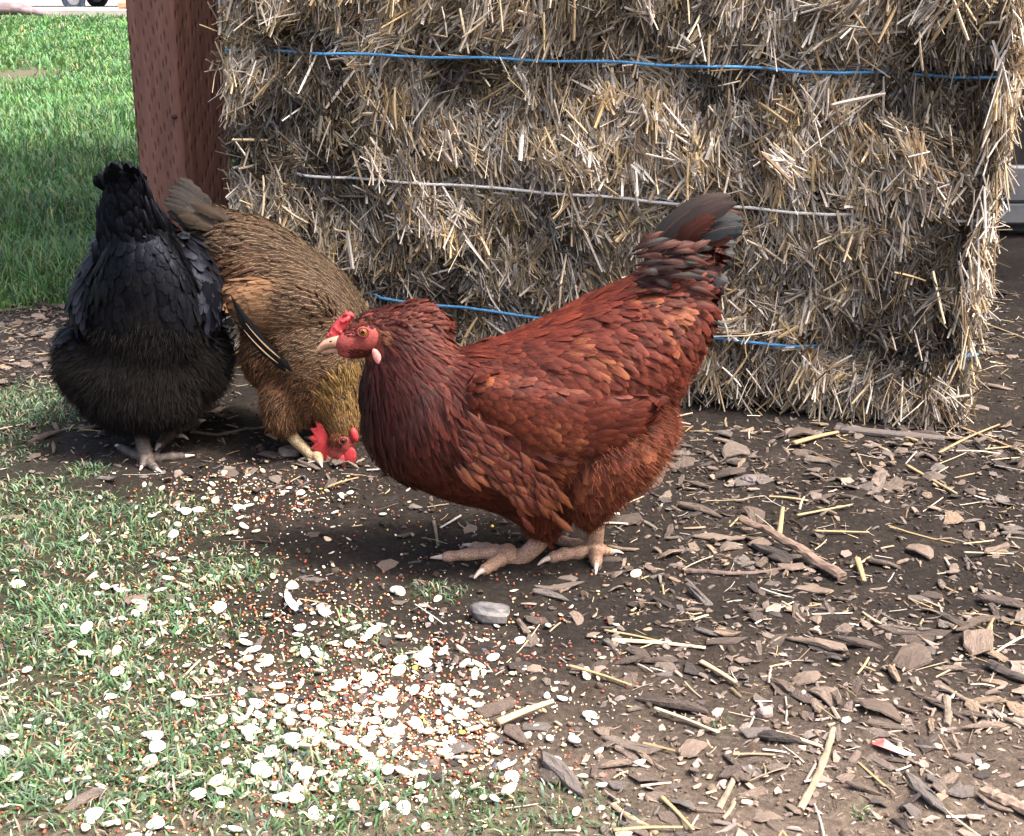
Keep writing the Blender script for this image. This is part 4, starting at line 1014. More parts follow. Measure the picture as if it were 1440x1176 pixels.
for sx in (-1, 1):                                    # folded wings hang at both sides
    cx = 132 if sx < 0 else 284
    wv = H.chain([(cx-sx*28,340,.01,15,36),(cx-sx*10,378,-.005,22,48),(cx,420,-.012,27,56),(cx-sx*2,452,-.015,19,44)])
    V, F = join(wv); wm_ = remesh(V, F, .006, 8, .6); wo = H.part_me('wing', wm_.copy(), SKB)
    H.plumage(wm_, [(cx,340,-.03,(sx*.25,-1,-.15),30,17,.28,BK,(.012,.0125,.017)), (cx,430,-.03,(-sx*.05,-1,-.1),34,17,.30,BK,(.016,.017,.025))], MB, 'wing_coverts', n=2600, dens=.52, parent=wo, cvar=.4)
    for k in range(7):
        u = k/6; b_ = H.W(cx+sx*(18-26*u), 400-10*u, -.055+.02*abs(u-.5)); e_ = H.W(cx+sx*(10-34*u), 462+10*math.sin(k*2), -.060+.03*abs(u-.5))
        v, f, c, uu = plume(b_, (b_+e_)/2+np.array([sx*.006, -.010, 0]), e_, .019, (sx*.3, -1, .2), BK, (.010, .0105, .015), .25, 9); H.part('flight_feather', v, f, MB, c, uu, parent=wo)
for k in range(16):
    u = (k/15-.5)*2; a0 = (182+u*12, 300); e = (166+u*36+3*math.sin(k*5), 232+14*abs(u)**2*1.5+5*math.sin(k*3)); dy = -.02-.05*math.cos(u*1.3)
    v, f, c, uu = plume(H.W(*a0, dy*.6), H.W(a0[0]+u*6-3, 262, dy), H.W(*e, dy-.02+.02*math.sin(k)), .018, (.1*u, -1, .2), BK, (.005, .0055, .007), .3, 12, twist=.4*math.sin(k*2)); H.part('tail_feather', v, f, MB, c, uu)
cv = []
for k in range(150):
    u = rng.uniform(-1, 1); yb = rng.uniform(272, 395); a0 = (183+u*(19+(yb-270)*.40)+(yb-300)*.25, yb); e = (a0[0]-10-u*6-(yb-300)*.12, max(yb-rng.uniform(44, 74), 226)); dy = -.075*math.sqrt(max(0, 1-u*u))-.015
    cv.append(plume(H.W(*a0, dy*.72), H.W((a0[0]+e[0])/2+u*5, (a0[1]+e[1])/2, dy-.012), H.W(*e, dy*.8), .009, (0, -1, .2), BK, BK2, .3, 8, prof=[(0,.15),(.3,.85),(.55,1),(.8,.62),(.93,.3),(1,.04)]))
v, f, c, uu = cat4(cv); H.part('tail_coverts', v, f, MB, c, uu, kind='stuff')
# hidden end: lowered head
V, F = join([H.blob(216,612,.34,24,20,26)]+H.chain([(214,580,.31,24,24),(216,612,.34,18,18)])); hb = remesh(V, F, .004, 4, .5); ho = H.part_me('head', hb, SKB)
cz = H.W(216, 605, .37); v, t, q = tube(np.array([cz+(0, -.015, .02), cz+(0, .01, .03), cz+(0, .03, .022)]), [.004, .007, .003], 8); H.part('comb', v, [t, q], M_COMB)
v, t, q = tube(np.array([cz+(0, .0, -.004), cz+(0, .02, -.012), cz+(0, .03, -.022)]), [.007, .005, .001], 8); H.part('beak', v, [t, q], M_BEAK)
H.leg([(204,590,-.02,15),(200,615,-.045,11),(205,640,-.068,10.5)],
      [[(206,646,-.070,10),(222,649,-.058,7.5),(244,648,-.050,7),(256,648,-.046,6)], [(207,648,-.074,8),(214,656,-.090,6.5),(219,660,-.098,5.5)],
       [(202,646,-.064,8),(184,637,-.045,7),(170,630,-.025,6)], [(203,645,-.078,6),(200,655,-.09,4.5)]], M_LEGB, M_CLAW, .0013)
H.leg([(240,585,.06,15),(238,606,.05,11),(236,618,.045,10)],
      [[(238,620,.045,10),(255,612,.07,8),(276,606,.10,7)], [(236,622,.03,8),(226,632,-.0,6.5)], [(240,620,.05,8),(252,622,.04,6)]], M_LEGB, M_CLAW, .0013)

# ------------------------------------------------------------------ brown hen, pecking
MN = feather_mat('brown_feather', .7, .15, .75, shaft=(.20, .14, .08), shaft_w=.05)
MNp = feather_mat('brown_pencilled_feather', .6, .25, .5, pencil=.55)
MNg = feather_mat('gold_neck_feather', .5, .25, .3, pencil=None, shaft=(.010, .008, .006), shaft_w=.17)
SKN = simple('brown_underfeather', (.05, .025, .014), (.10, .05, .028), 300, .9, .4)
brn = Hen(2.0, G(440, 650), 'brown speckled hen bending down to peck between the black and red hens')
H = brn
body = H.chain([(286,312,.11,26,30),(318,338,.09,42,40),(362,372,.06,62,64),(400,412,.03,74,80),(432,456,.0,84,88),(450,504,-.03,76,84),(452,544,-.05,58,62)])
body += [H.blob(390,490,-.03,50,62,50,20), H.blob(410,560,-.05,40,36,40)]
body += H.chain([(404,560,-.075,38,34),(398,585,-.085,28,26),(402,600,-.09,17,16)])
body += H.chain([(470,540,-.06,46,44),(478,575,-.075,34,32),(484,600,-.085,26,24),(482,622,-.09,21,18)])
V, F = join(body); nm = remesh(V, F, .0065, 10, .6); H.part_me('body', nm.copy(), SKN)
N0, N1, N2 = (0.0171,0.0084,0.0053), (0.0311,0.0143,0.0079), (0.0342,0.0103,0.0049)
ctrlN = [(300,320,.06,(-.9,.35,0),26,13,.22,(0.0140,0.0076,0.0056),(0.0261,0.0143,0.0093)), (350,330,.03,(-1,.45,0),28,13,.2,(0.0241,0.0117,0.0076),(0.0322,0.0168,0.0103)), (420,330,.02,(-.9,.55,0),24,12,.18,(0.0221,0.0134,0.0103),(0.0322,0.0184,0.0131)),
 (480,380,.0,(-.8,.7,0),22,11,.18,(0.0221,0.0134,0.0103),(0.0322,0.0192,0.0140)), (400,380,-.05,(-1,.1,0),24,13,.2,N0,N1), (360,400,-.02,(-1,-.2,0),28,13,.25,(0.0302,0.0101,0.0053),(0.0402,0.0168,0.0093)), (450,430,-.08,(-1,.0,0),20,12,.18,(0.0221,0.0101,0.0060),(0.0302,0.0143,0.0085)),
 (400,470,-.08,(-.8,-.5,0),20,13,.18,(0.0241,0.0076,0.0041),(0.0362,0.0134,0.0076)), (500,430,-.05,(-.7,.7,0),20,12,.18,(0.0221,0.0126,0.0093),(0.0302,0.0168,0.0122)), (450,490,-.09,(-.8,-.3,0),19,12,.16,N0,N1), (380,540,-.07,(-.3,-.9,0),18,12,.2,(0.0241,0.0076,0.0038),(0.0362,0.0126,0.0066)),
 (450,540,-.09,(-.7,.5,0),18,12,.22,(0.0302,0.0117,0.0066),(0.0482,0.0218,0.0122)), (400,590,-.1,(-.1,-1,0),14,9,.2,(0.0302,0.0108,0.0056),(0.0402,0.0168,0.0093)), (410,555,-.1,(-.5,-.6,0),16,10,.2,(0.0281,0.0101,0.0056),(0.0402,0.0160,0.0093)), (490,560,-.06,(-.5,.8,0),18,8,.3,(0.0562,0.0302,0.0113),(0.0683,0.0369,0.0150))]
def m_nb(p, nr):
    px, py = proj(p); return ~((px > 440) & (py > 565))
H.plumage(nm, ctrlN, MN, n=24000, dens=.40, mask=m_nb, cvar=.22)
H.down(nm, [(380,540,-.05,(-.5,-.9,0),12,(0.0720,0.0275,0.0125),(0.1320,0.0605,0.0300)), (340,420,.0,(-.9,-.5,0),12,(0.0840,0.0330,0.0150),(0.1440,0.0715,0.0350)), (400,590,-.08,(0,-1,0),11,(0.0900,0.0385,0.0150),(0.1440,0.0715,0.0350)), (460,560,-.1,(-.4,-.6,0),11,(0.0780,0.0303,0.0125),(0.1200,0.0550,0.0250))], attr_mat('brown_down', .8, .15, None, 0, .1), 30000,
       lambda p, nr: (((proj(p)[1] > 500) & (proj(p)[0] < 470)) | ((proj(p)[0] < 350) & (proj(p)[1] > 360))) & ~((proj(p)[0] > 440) & (proj(p)[1] > 570)), up=.5)
# pale hair-fine shafts over the back
p_, n_ = sample_surface(nm, 9000); px, py = proj(p_); k = (py < 530) & (n_[:, 1] < .5) & (rng.random(len(px)) < .22); p_, n_ = p_[k], n_[k]
f_ = H.field(ctrlN, p_); d_ = unit(np.stack([f_[:, 0], f_[:, 2], f_[:, 1]], 1)+rng.normal(0, .3, (len(p_), 3)))
v, f, c, uu = wisps(p_+n_*.0045, n_, d_, rng.uniform(.004, .009, len(p_)), np.full(len(p_), .0006), np.tile((.10, .07, .04), (len(p_), 1)), np.tile((.26, .20, .135), (len(p_), 1)), .12, .12)
H.part('pale_shafts', v, f, MN, c, uu, kind='stuff')
# gold laced neck
H.plumage(nm, [(470,545,-.1,(-.45,.9,0),26,7,.40,(.22,.125,.038),(.32,.20,.07)), (490,575,-.1,(-.3,1,0),22,6,.25,(.23,.125,.04),(.33,.21,.08)), (482,605,-.1,(-.1,1,0),12,4,.2,(.26,.13,.045),(.32,.2,.07))], MNg, 'hackle', n=9000, dens=.30,
          mask=lambda p, nr: (proj(p)[0] > 446) & (proj(p)[1] > 528) & (proj(p)[0]+.8*proj(p)[1] > 905), prof=[(0,.5),(.4,1),(.8,.8),(1,.05)])
for k in range(15):
    u = k/14; a0 = (316+6*u, 314+30*u); e = (252+3*math.sin(k*2)-26*math.sin(u*3)+30*u*u, 250+84*u); dy = .11-.03*math.sin(u*3)
    v, f, c, uu = plume(H.W(*a0, dy), H.W((a0[0]+e[0])/2-2, (a0[1]+e[1])/2-7, dy-.01), H.W(*e, dy+.005), .017, (.1, -1, .3), (.012, .008, .0055) if k % 2 else (.024, .016, .010), (.005, .0045, .004) if k % 3 else (.018, .013, .009), .25, 12); H.part('tail_feather', v, f, MNp, c, uu)
cv = []
for k in range(44):
    u = rng.random(); x0 = 300+rng.uniform(0, 46); a0 = (x0, 300+u*58+(x0-300)*.5); Lp = rng.uniform(30, 52); e = (a0[0]-Lp, a0[1]-Lp*(.55-.7*u)); dy = .05+.03*rng.random()
    cv.append(plume(H.W(*a0, dy), H.W((a0[0]+e[0])/2, (a0[1]+e[1])/2-5, dy-.012), H.W(*e, dy+.01), .016, (0, -1, .3), (.026, .016, .010), (.05, .032, .018), .3, 7))
v, f, c, uu = cat4(cv); H.part('tail_coverts', v, f, MNp, c, uu, kind='stuff')
# near wing with dark primaries
wv = H.chain([(430,452,-.070,46,24),(395,440,-.066,46,24),(355,422,-.055,32,20)]); V, F = join(wv); wm_ = remesh(V, F, .006, 8, .6); wo = H.part_me('wing', wm_.copy(), SKN)
H.plumage(wm_, [(430,430,-.09,(-1,.1,0),20,13,.22,N0,N1), (350,420,-.09,(-1,-.1,0),28,13,.25,(.14,.06,.03),(.18,.095,.05)), (420,480,-.09,(-.9,-.3,0),18,13,.22,(.14,.06,.03),N1)], MN, 'wing_coverts', n=4000, dens=.42, parent=wo, mask=lambda p, nr: nr[:, 1] < .4)
for k in range(7):
    b_ = H.W(325+k*1.5, 416+k*5, -.104+.002*k); e_ = H.W(412-k*7.5-3*math.sin(k*2.3), 523-k*5+5*math.sin(k*1.7), -.124+.003*k); v, f, c, uu = plume(b_, (b_+e_)/2+np.array([-.010+.003*k, -.010, -.004]), e_, .013, (-.2, -1, .1), (.022, .017, .014) if k % 2 else (.008, .008, .008), (.009, .008, .008), .2, 10); H.part('flight_feather', v, f, MB, c, uu, parent=wo)
for k in range(2):
    b_ = H.W(346-k*3, 455+k*9, -.118); e_ = H.W(394-k*3, 504+k*7, -.128); v, f, c, uu = plume(b_, (b_+e_)/2+np.array([-.003, -.004, -.002]), e_, .0018, (-.2, -1, .1), (.35, .24, .15), (.4, .28, .18), .1, 8); H.part('feather_shaft', v, f, MN, c, uu, parent=wo)
# head with serrated comb and wattles
V, F = join([H.blob(480,622,-.098,20,20,13), H.blob(476,636,-.098,14,13,11), H.blob(468,645,-.098,9,9,8)]); fm = remesh(V, F, .0016, 4, .5)
fo = H.part_me('face', fm, M_FACE)
def m_hf(p, nr):
    px, py = proj(p); return (py < 617) | ((px < 479) & (py < 632))
H.plumage(fm, [(474,612,-.11,(.1,1,0),8,3,.25,(.10,.03,.014),(.17,.06,.025))], MR, 'crown_feathers', n=1800, dens=.6, mask=m_hf, parent=fo)
H.eye(483,620,-.115,5,'dark', fo)
pts = [(466,640),(455,650),(447,646),(443,634),(437,630),(443,624),(434,616),(442,611),(436,602),(445,602),(444,592),(453,597),(457,604),(462,616),(468,628)]
k_ = H.sc(450,620,-.09); A_ = [H.W(*q, -.098) for q in pts]; n0 = len(A_); cen = np.mean(A_, 0)
Vc = np.array([a+np.array([0, dy, 0]) for dy in (-.0022, .0022) for a in A_] + [cen+np.array([0, -.0042, 0]), cen+np.array([0, .0042, 0])])
Tc = []
for i_ in range(n0):
    j_ = (i_+1) % n0; Tc += [(i_, j_, 2*n0), (n0+j_, n0+i_, 2*n0+1), (i_, n0+i_, j_), (j_, n0+i_, n0+j_)]
H.part_me('comb', remesh(Vc, [np.array(Tc)], .0009, 2, .4), M_COMB)
for (x_, y_, rx, rz, t_) in ((492,642,9,14,8),(481,648,6,10,0)):
    v, t, q = H.blob(x_, y_, -.106, rx, rz, 2.6, t_); H.part('wattle', v, [t, q], M_COMB)
v, t, q = H.blob(498,612,-.105,6,11,5,-10); H.part('ear_lobe', v, [t, q], M_COMB)
beak(H, [(466,642,-.098,8),(462,651,-.098,6.5),(459,658,-.098,4),(458,662,-.098,1)], [(470,646,-.094,6),(466,653,-.094,4),(463,659,-.094,1.5)])
H.leg([(400,590,-.085,14),(412,615,-.09,9),(432,635,-.094,8),(446,648,-.096,8.5)],
      [[(448,648,-.092,8),(462,650,-.09,6.5),(476,653,-.088,6)], [(447,650,-.098,7.5),(449,655,-.108,6),(450,659,-.112,5)], [(446,648,-.092,7),(462,646,-.07,6),(474,644,-.05,5)], [(444,648,-.094,6),(434,650,-.094,4.5)]], M_LEGY, M_CLAW, .0012)
H.leg([(470,570,.02,14),(476,600,.02,9),(482,628,.02,9)], [[(484,630,.02,8),(500,634,.0,7),(516,638,-.01,6)], [(484,630,.02,7),(496,628,.05,6)], [(482,630,.01,7),(486,640,-.02,6)]], M_LEGY, M_CLAW, .0014)
# ================================================================== litter on the ground
def chip_mesh(seed, long_=False):
    r = np.random.default_rng(seed); n = r.integers(5, 9)
    a = np.sort(r.uniform(0, 2*math.pi, n)+np.linspace(0, 2*math.pi, n, endpoint=False)*2)/3.0; a = np.linspace(0, 2*math.pi, n, endpoint=False)+r.normal(0, .22, n)
    asp = r.uniform(.14, .28) if long_ else r.uniform(.34, .75)
    rad = r.uniform(.62, 1.2, n)
    p = np.stack([.5*rad*np.cos(a), .5*asp*rad*np.sin(a)], 1)
    p[:, 0] = np.sign(p[:, 0])*np.abs(p[:, 0]*2)**.8*.5
    th = r.uniform(.035, .08); bend = r.normal(0, .25)
    tz = lambda q, o: bend*(q[:, 0]**2) + r.normal(0, .012, len(q)) + o
    top_ = np.column_stack([p*.93, tz(p*.93, th)]); mid = np.column_stack([p, tz(p, th*.5)]); bot = np.column_stack([p*.92, tz(p*.92, 0)])
    ins = p*.45+r.normal(0, .02, (n, 2)); tin = np.column_stack([ins, tz(ins, th*1.25)]); ct = np.array([[0, 0, th*1.2]]); cb = np.array([[0, 0, 0.]])
    V = np.concatenate([tin, top_, mid, bot, ct, cb]); Q, T = [], []
    for i in range(n):
        j = (i+1) % n
        for k in range(3): Q.append((k*n+i, k*n+j, (k+1)*n+j, (k+1)*n+i)[::-1])
        T.append((4*n, i, j)); T.append((4*n+1, 3*n+j, 3*n+i))
    V[:, 2] -= V[:, 2].min()
    return V, np.array(T), np.array(Q)
CHIPC = .88*np.array([(.135,.104,.088), (.17,.136,.118), (.098,.077,.068), (.225,.172,.14), (.062,.052,.050), (.27,.20,.145), (.15,.13,.122)])
CNAME = ['brown', 'grey-brown', 'dark brown', 'light brown', 'blackish', 'tan', 'grey']
m, nt, b = new_mat('bark'); a = N(nt, 'Attribute', attribute_name='col').outputs['Color']; v = coords(nt, 'Object', (1, 4, 1)); v3 = coords(nt, 'Generated')
f = noise(nt, 3.5, 6, v, .7); k = mth(nt, 'MULTIPLY_ADD', f, 1.0, .5)
sc_ = nt.nodes.new('ShaderNodeVectorMath'); sc_.operation = 'SCALE'; nt.links.new(a, sc_.inputs[0]); nt.links.new(k, sc_.inputs['Scale'])
nt.links.new(sc_.outputs[0], b.inputs['Base Color']); b.inputs['Roughness'].default_value = .85; b.inputs['Specular IOR Level'].default_value = .2; bump(nt, b, f, .6, .03); M_BARK = m
m, nt, b = new_mat('bark_small'); a = N(nt, 'Attribute', attribute_name='col').outputs['Color']; f = noise(nt, 160, 5, coords(nt), .7); k = mth(nt, 'MULTIPLY_ADD', f, .9, .55)
sc_ = nt.nodes.new('ShaderNodeVectorMath'); sc_.operation = 'SCALE'; nt.links.new(a, sc_.inputs[0]); nt.links.new(k, sc_.inputs['Scale'])
nt.links.new(sc_.outputs[0], b.inputs['Base Color']); b.inputs['Roughness'].default_value = .85; b.inputs['Specular IOR Level'].default_value = .2; bump(nt, b, f, .6, .002); M_BARKS = m
CH = [chip_mesh(k, k % 3 == 1) for k in range(30)]
chip_me = {}
def chip_of(k, c):
    if (k, c) not in chip_me: V, T, Q = CH[k]; V = V.copy(); chip_me[(k, c)] = mesh_np('bark_chip', V, [T, Q], M_BARK, np.tile(CHIPC[c], (len(V), 1)), smooth=False)
    return chip_me[(k, c)]
def chip_zone(x, y):
    px, py = proj(np.stack([x, y, 0*x], 1)); d = np.zeros(len(x))
    d = np.where((px > 600) & (py > 590), .55, d); d = np.where((px > 850) & (py > 600), 1.0, d); d = np.where((px > 1000) & (py > 860), 1.25, d)
    d = np.where((px < 620) & (py > 600) & (py < 690), .45, d); d = np.where((px < 130) & (py > 425) & (py < 545), 1.7, d); d = np.where((px < 330) & (py > 425) & (py <= 600) & (px >= 130), .6, d)
    d = np.where((px > 1380) & (py > 330) & (py < 620), .35, d); d = np.where((px < 600) & (py > 690), .08, d); d = np.where((px > 560) & (px < 860) & (py > 700) & (py < 860), .35, d)
    d = np.where((px > 1150) & (px < 1360) & (py > 740) & (py < 830), .4, d)
    d *= np.where((px < 850) & (py > 1080), .35, 1); return d
def litter(n, x0=-1.6, x1=1.7, y0=.75, y1=3.0):
    out = []
    while sum(len(o) for o in out) < n:
        x = rng.uniform(x0, x1, 6000); y = rng.uniform(y0, y1, 6000); k = rng.random(6000)*1.7 < chip_zone(x, y)*(1+.5*vnoise(x*9, y*9)); 
        inb = (np.stack([x, y], 1)-CL[:2]) @ BU[:2]; dpt = -((np.stack([x, y], 1)-CL[:2]) @ BN[:2]); k &= ~((inb > 0) & (inb < BL) & (dpt > .03) & (dpt < BD))
        out.append(np.stack([x[k], y[k]], 1))
    return np.concatenate(out)[:n]
def mats(p, s, tilt=.16, yaw=None):
    n = len(p); yaw = rng.uniform(0, 2*math.pi, n) if yaw is None else yaw; tx, ty = rng.normal(0, tilt, n), rng.normal(0, tilt, n)
    R_ = np.empty((n, 3, 3)); zx = np.stack([tx, ty, np.ones(n)], 1); zx = unit(zx); x = unit(np.stack([np.cos(yaw), np.sin(yaw), -(np.cos(yaw)*tx+np.sin(yaw)*ty)], 1)); y = np.cross(zx, x)
    R_[:, :, 0], R_[:, :, 1], R_[:, :, 2] = x, y, zx
    return R_*(s if s.ndim == 3 else s[:, None, None])
def mass(name, tmpl, pos, R_, cols, mat, label, cat, smooth=False, parent=None):
    Vs, Ts, Qs, Cs, n0 = [], [], [], [], 0
    kk = rng.integers(0, len(tmpl), len(pos))
    for k, (V, T, Q) in enumerate(tmpl):
        i = np.where(kk == k)[0]
        if not len(i): continue
        v = np.einsum('nij,vj->nvi', R_[i], V)+pos[i][:, None]; Vs.append(v.reshape(-1, 3)); off = (np.arange(len(i))*len(V))[:, None, None]+n0
        if len(T): Ts.append((T[None]+off).reshape(-1, 3))
        if len(Q): Qs.append((Q[None]+off).reshape(-1, 4))
        Cs.append(np.repeat(cols[i], len(V), 0)); n0 += len(i)*len(V)
    Fl = ([np.concatenate(Ts)] if Ts else [])+([np.concatenate(Qs)] if Qs else [])
    o = link(name, mesh_np(name, np.concatenate(Vs), Fl, mat, np.concatenate(Cs), smooth=smooth), parent); return tag(o, label, cat, None, 'stuff')
# --- particular pieces, each at its own place
def where(px, py):
    if py < 560: return 'in the mulch left of the black hen'
    if px < 640 and py < 700: return 'in front of the black and brown hens'
    if py < 690: return 'just in front of the bale'
    if px < 640: return 'among the seed and short grass'
    if px < 900 and py < 880: return 'around the red hen\'s feet'
    if py < 870: return 'on dark soil right of the red hen'
    if px < 1000: return 'between the seed and the bark litter'
    return 'in the thick bark litter, lower right'
named = [(1055,675,52,5,.6,6,'flat grey bark chip on dark soil right of the red hen, roundish'),(1232,686,62,4,1.05,1,'stubby upright-pointing brown bark chip in front of the bale'),(1148,646,46,0,2.9,1,'smooth brown oval bark chip just in front of the bale corner'),
 (735,0,0,0,0,0,''),(1420,850,95,7,2.75,2,'large dark bark slab at the right edge of the picture'),(1090,782,70,1,2.5,4,'dark split bark chip lying under the long stick'),(1165,920,62,4,2.2,4,'dark pointed bark chip standing out below the sticks'),
 (1290,895,66,5,2.7,2,'ragged dark bark chip near the right side of the litter'),(1375,905,62,2,1.2,3,'pinkish brown bark chip near the right edge'),(1385,1022,78,7,.25,3,'long pale brown bark chip at the right edge of the litter'),
 (1360,1068,48,9,.1,1,'squarish grey-brown bark chip below the long pale chip'),(790,1088,105,1,2.05,6,'long weathered grey bark strip at the edge of the grass'),(648,1052,44,2,.4,6,'flat grey bark piece among the white seeds'),(885,1048,70,10,2.6,1,'long grey-brown bark chip right of the seed pile'),
 (905,1090,46,5,2.3,0,'brown bark chip beside the grass edge'),(755,870,40,3,.1,2,'small brown bark chip beside the pale stone'),(850,790,52,11,.2,2,'curled bark chip behind the red hen\'s back foot'),(785,828,70,4,.15,1,'curved bark sliver in front of the red hen\'s feet'),
 (975,1050,42,2,.9,3,'pale brown bark chip in the middle of the lower litter'),(1075,870,30,8,.3,1,'small bark chip left of the dark pointed chip'),(1225,700,55,4,1.0,1,''),(985,720,60,7,2.4,0,'tilted brown bark chip behind the red hen'),(880,735,60,3,.2,2,'dark bark heap piece under the red hen\'s rear'),
 (1150,1180,40,6,.2,0,''),(20,730,55,7,3.0,3,'pale brown bark sliver in the grass at the left edge'),(105,416,40,1,3.0,5,'tan bark chip at the lawn edge beside the black hen'),(368,1150,34,3,.2,2,'dark bark piece in the grass at the lower left'),
 (95,462,26,0,1.2,3,''),(438,812,40,11,2.9,6,'thin slate-grey leaf-shaped chip on the dark soil left of the red hen\'s feet'),(1080,1150,44,2,.3,3,'pale square bark chip at the bottom of the picture'),(1195,1095,46,8,.5,3,'blocky pale bark chip at the lower right')]
ncnt = 0
for (px, py, sz, k, yaw, c, lab) in named:
    if not lab: continue
    p = G(px, py); s = sz*depth(p)/FPX
    if abs(math.sin(yaw)) > .5: s *= 1.35
    z = float(ground_h(p[0], p[1])); o = link('bark_chip', chip_of(k % 18, c), None, (p[0], p[1], z-.0005)); o.rotation_euler = (rng.normal(0, .06), rng.normal(0, .06), yaw); o.scale = (s, s, s)
    tag(o, lab, 'bark chip', 'bark chips scattered over the soil'); ncnt += 1
pts = litter(7500); szs = (rng.gamma(2.2, .0068, len(pts))+.004).clip(.004, .055)
pxs, pys = proj(np.column_stack([pts, 0*pts[:, 0]])); vis = (pxs > 5) & (pxs < 1435) & (pys < 1170)
zc = 1/(pts[:, 1]+.2); big = np.argsort(-(szs*zc*vis)); n_ind = 270
SHN = ['broad', 'long', 'rounded']
for j in big[:n_ind]:
    k = int(rng.integers(0, 30)); c = int(rng.choice(7, p=[.2,.22,.14,.16,.1,.08,.1])); s = float(szs[j])*(1.35 if k % 3 == 1 else 1)
    x, y = pts[j]; o = link('bark_chip', chip_of(k, c), None, (x, y, float(ground_h(x, y))+rng.uniform(-.001, .002))); o.rotation_euler = (rng.normal(0, .14), rng.normal(0, .14), rng.uniform(0, 6.28)); o.scale = (s, s, s)
    size = 'large' if s > .042 else 'medium' if s > .03 else 'small'
    c_ = 0; tag(o, f'{size} {"long" if k % 3 == 1 else "broad"} {CNAME[c]} bark chip {where(pxs[j], pys[j])}', 'bark chip', f'{"long" if k % 3 == 1 else "broad"} {size} {CNAME[c]} bark chips {where(pxs[j], pys[j])}')
rest = big[n_ind:]; extra = litter(32000); es = (rng.gamma(2.0, .0022, len(extra))+.0016).clip(.0016, .012)
ap = np.concatenate([pts[rest], extra]); as_ = np.concatenate([szs[rest], es]); ap = np.column_stack([ap, ground_h(ap[:, 0], ap[:, 1])+rng.uniform(0, .0015, len(ap))])
cc = CHIPC[rng.choice(7, len(ap), p=[.2,.22,.14,.16,.1,.08,.1])]*rng.uniform(.55, 1.1, (len(ap), 1)); cc *= 1+.75*np.clip((proj(ap)[1]-800)/200, 0, 1)[:, None]
mass('bark_mulch', CH, ap, mats(ap, as_, .3), cc, M_BARKS, 'small shredded bark pieces covering the soil', 'bark mulch')
# soil crumbs
n = 15000; x = rng.uniform(-1.3, 1.4, n); y = rng.uniform(.8, 2.7, n); cr = rng.gamma(2, .0008, n).clip(.0006, .006)
px, py = proj(np.stack([x, y, 0*x], 1)); inb = (np.stack([x, y], 1)-CL[:2]) @ BU[:2]; dpt = -((np.stack([x, y], 1)-CL[:2]) @ BN[:2]); k = ~((inb > 0) & (inb < BL) & (dpt > .03)) & (grass_px(x, y) < .7); x, y, cr, px, py = x[k], y[k], cr[k], px[k], py[k]; n = len(x)
dr = np.clip((py-760)/260, 0, 1)[:, None]; base = (1-dr)*np.array((.032, .023, .018))+dr*np.array((.12, .09, .07))
tm = []
for k in range(5):
    V, T, Q = sphere(6, 4); V = V*np.random.default_rng(k).uniform(.7, 1.25, (len(V), 1)); V[:, 2] *= .7; tm.append((V, T, Q))
pos = np.stack([x, y, ground_h(x, y)+cr*.3], 1); mass('soil_crumbs', tm, pos, mats(pos, cr, .5), base*rng.uniform(.5, 1.6, (n, 1)), M_BARKS, 'loose crumbs of dark soil', 'soil')

# --- sticks
M_TWIG = attr_mat('twig_bark', .9, .1, (1, 1, 1), 1.0, .6, 150)
def stick(pts, r0, r1, col, label, z0=.0, n=9, cat='stick', name='stick', lump=.035):
    a = np.array([G(*p[:2]) + np.array([0, 0, (p[2] if len(p) > 2 else 0)]) for p in pts]); q = spline(a, 7); q = q+np.random.default_rng(len(label)).normal(0, r0*.04, q.shape)
    r = np.linspace(r0, r1, len(q))*(1+lump*np.random.default_rng(len(label)+1).normal(0, 1, len(q))); q[:, 2] += np.maximum(r*.8, .0)+ground_h(q[:, 0], q[:, 1])
    col = tuple(x*f for x, f in zip(col, (.62, .66, .66))); c = q.mean(0); c[2] = 0; v, t, qq = tube(q, r, n, .72)
    v = v + .0+ (r.mean()*.22)*np.stack([vnoise(v[:, 0]*210, v[:, 1]*210, v[:, 2]*420+k) for k in (0, 7, 13)], 1)
    o = link(name, mesh_np(name, v-c, [t, qq], M_TWIG, np.array(col)*(1+.35*vnoise(v[:, 0]*160, v[:, 1]*160, v[:, 2]*300))[:, None], smooth=False), None, tuple(c)); return tag(o, label, cat)
stick([(1040,745,.012),(1080,763,.010),(1130,790,.006),(1183,816,.0)], .0055, .0075, (.24,.16,.13), 'thick brown stick lying slanted on the soil right of the red hen')
stick([(965,806),(1010,811),(1060,808),(1112,801)], .0042, .0022, (.18,.125,.11), 'thin brown stick lying level, left below the thick slanted stick')
stick([(1382,1122),(1412,1137),(1460,1163)], .0065, .006, (.34,.24,.19), 'smooth pale brown stick at the lower right corner')
stick([(268,608),(300,610),(340,604),(374,603)], .0035, .0026, (.17,.13,.11), 'thin dark twig under the black hen\'s tail side')
stick([(1390,938),(1420,950),(1460,962)], .006, .005, (.10,.08,.075), 'dark short stick at the right edge of the litter')
stick([(1323,968),(1370,992),(1440,1022),(1480,1040)], .0025, .0022, (.28,.21,.17), 'thin pale twig running off the right edge of the picture')
stick([(862,1128),(890,1150),(925,1172)], .0028, .0026, (.40,.30,.20), 'tan twig at the bottom, left of the litter')
stick([(1125,1140),(1150,1095),(1172,1032)], .0036, .0030, (.38,.28,.20), 'long tan stick standing out of the lower litter')
stick([(1330,985),(1333,1010),(1330,1022)], .004, .0036, (.28,.21,.17), 'short brown stick above the long pale chip')
stick([(610,735),(613,750),(616,768)], .0022, .0018, (.24,.18,.14), 'tiny upright-looking twig on the dark soil below the red hen\'s breast')
stick([(1010,1140),(1023,1115),(1033,1090)], .003, .0024, (.34,.25,.19), 'short tan stick near the small grass tuft at the bottom')
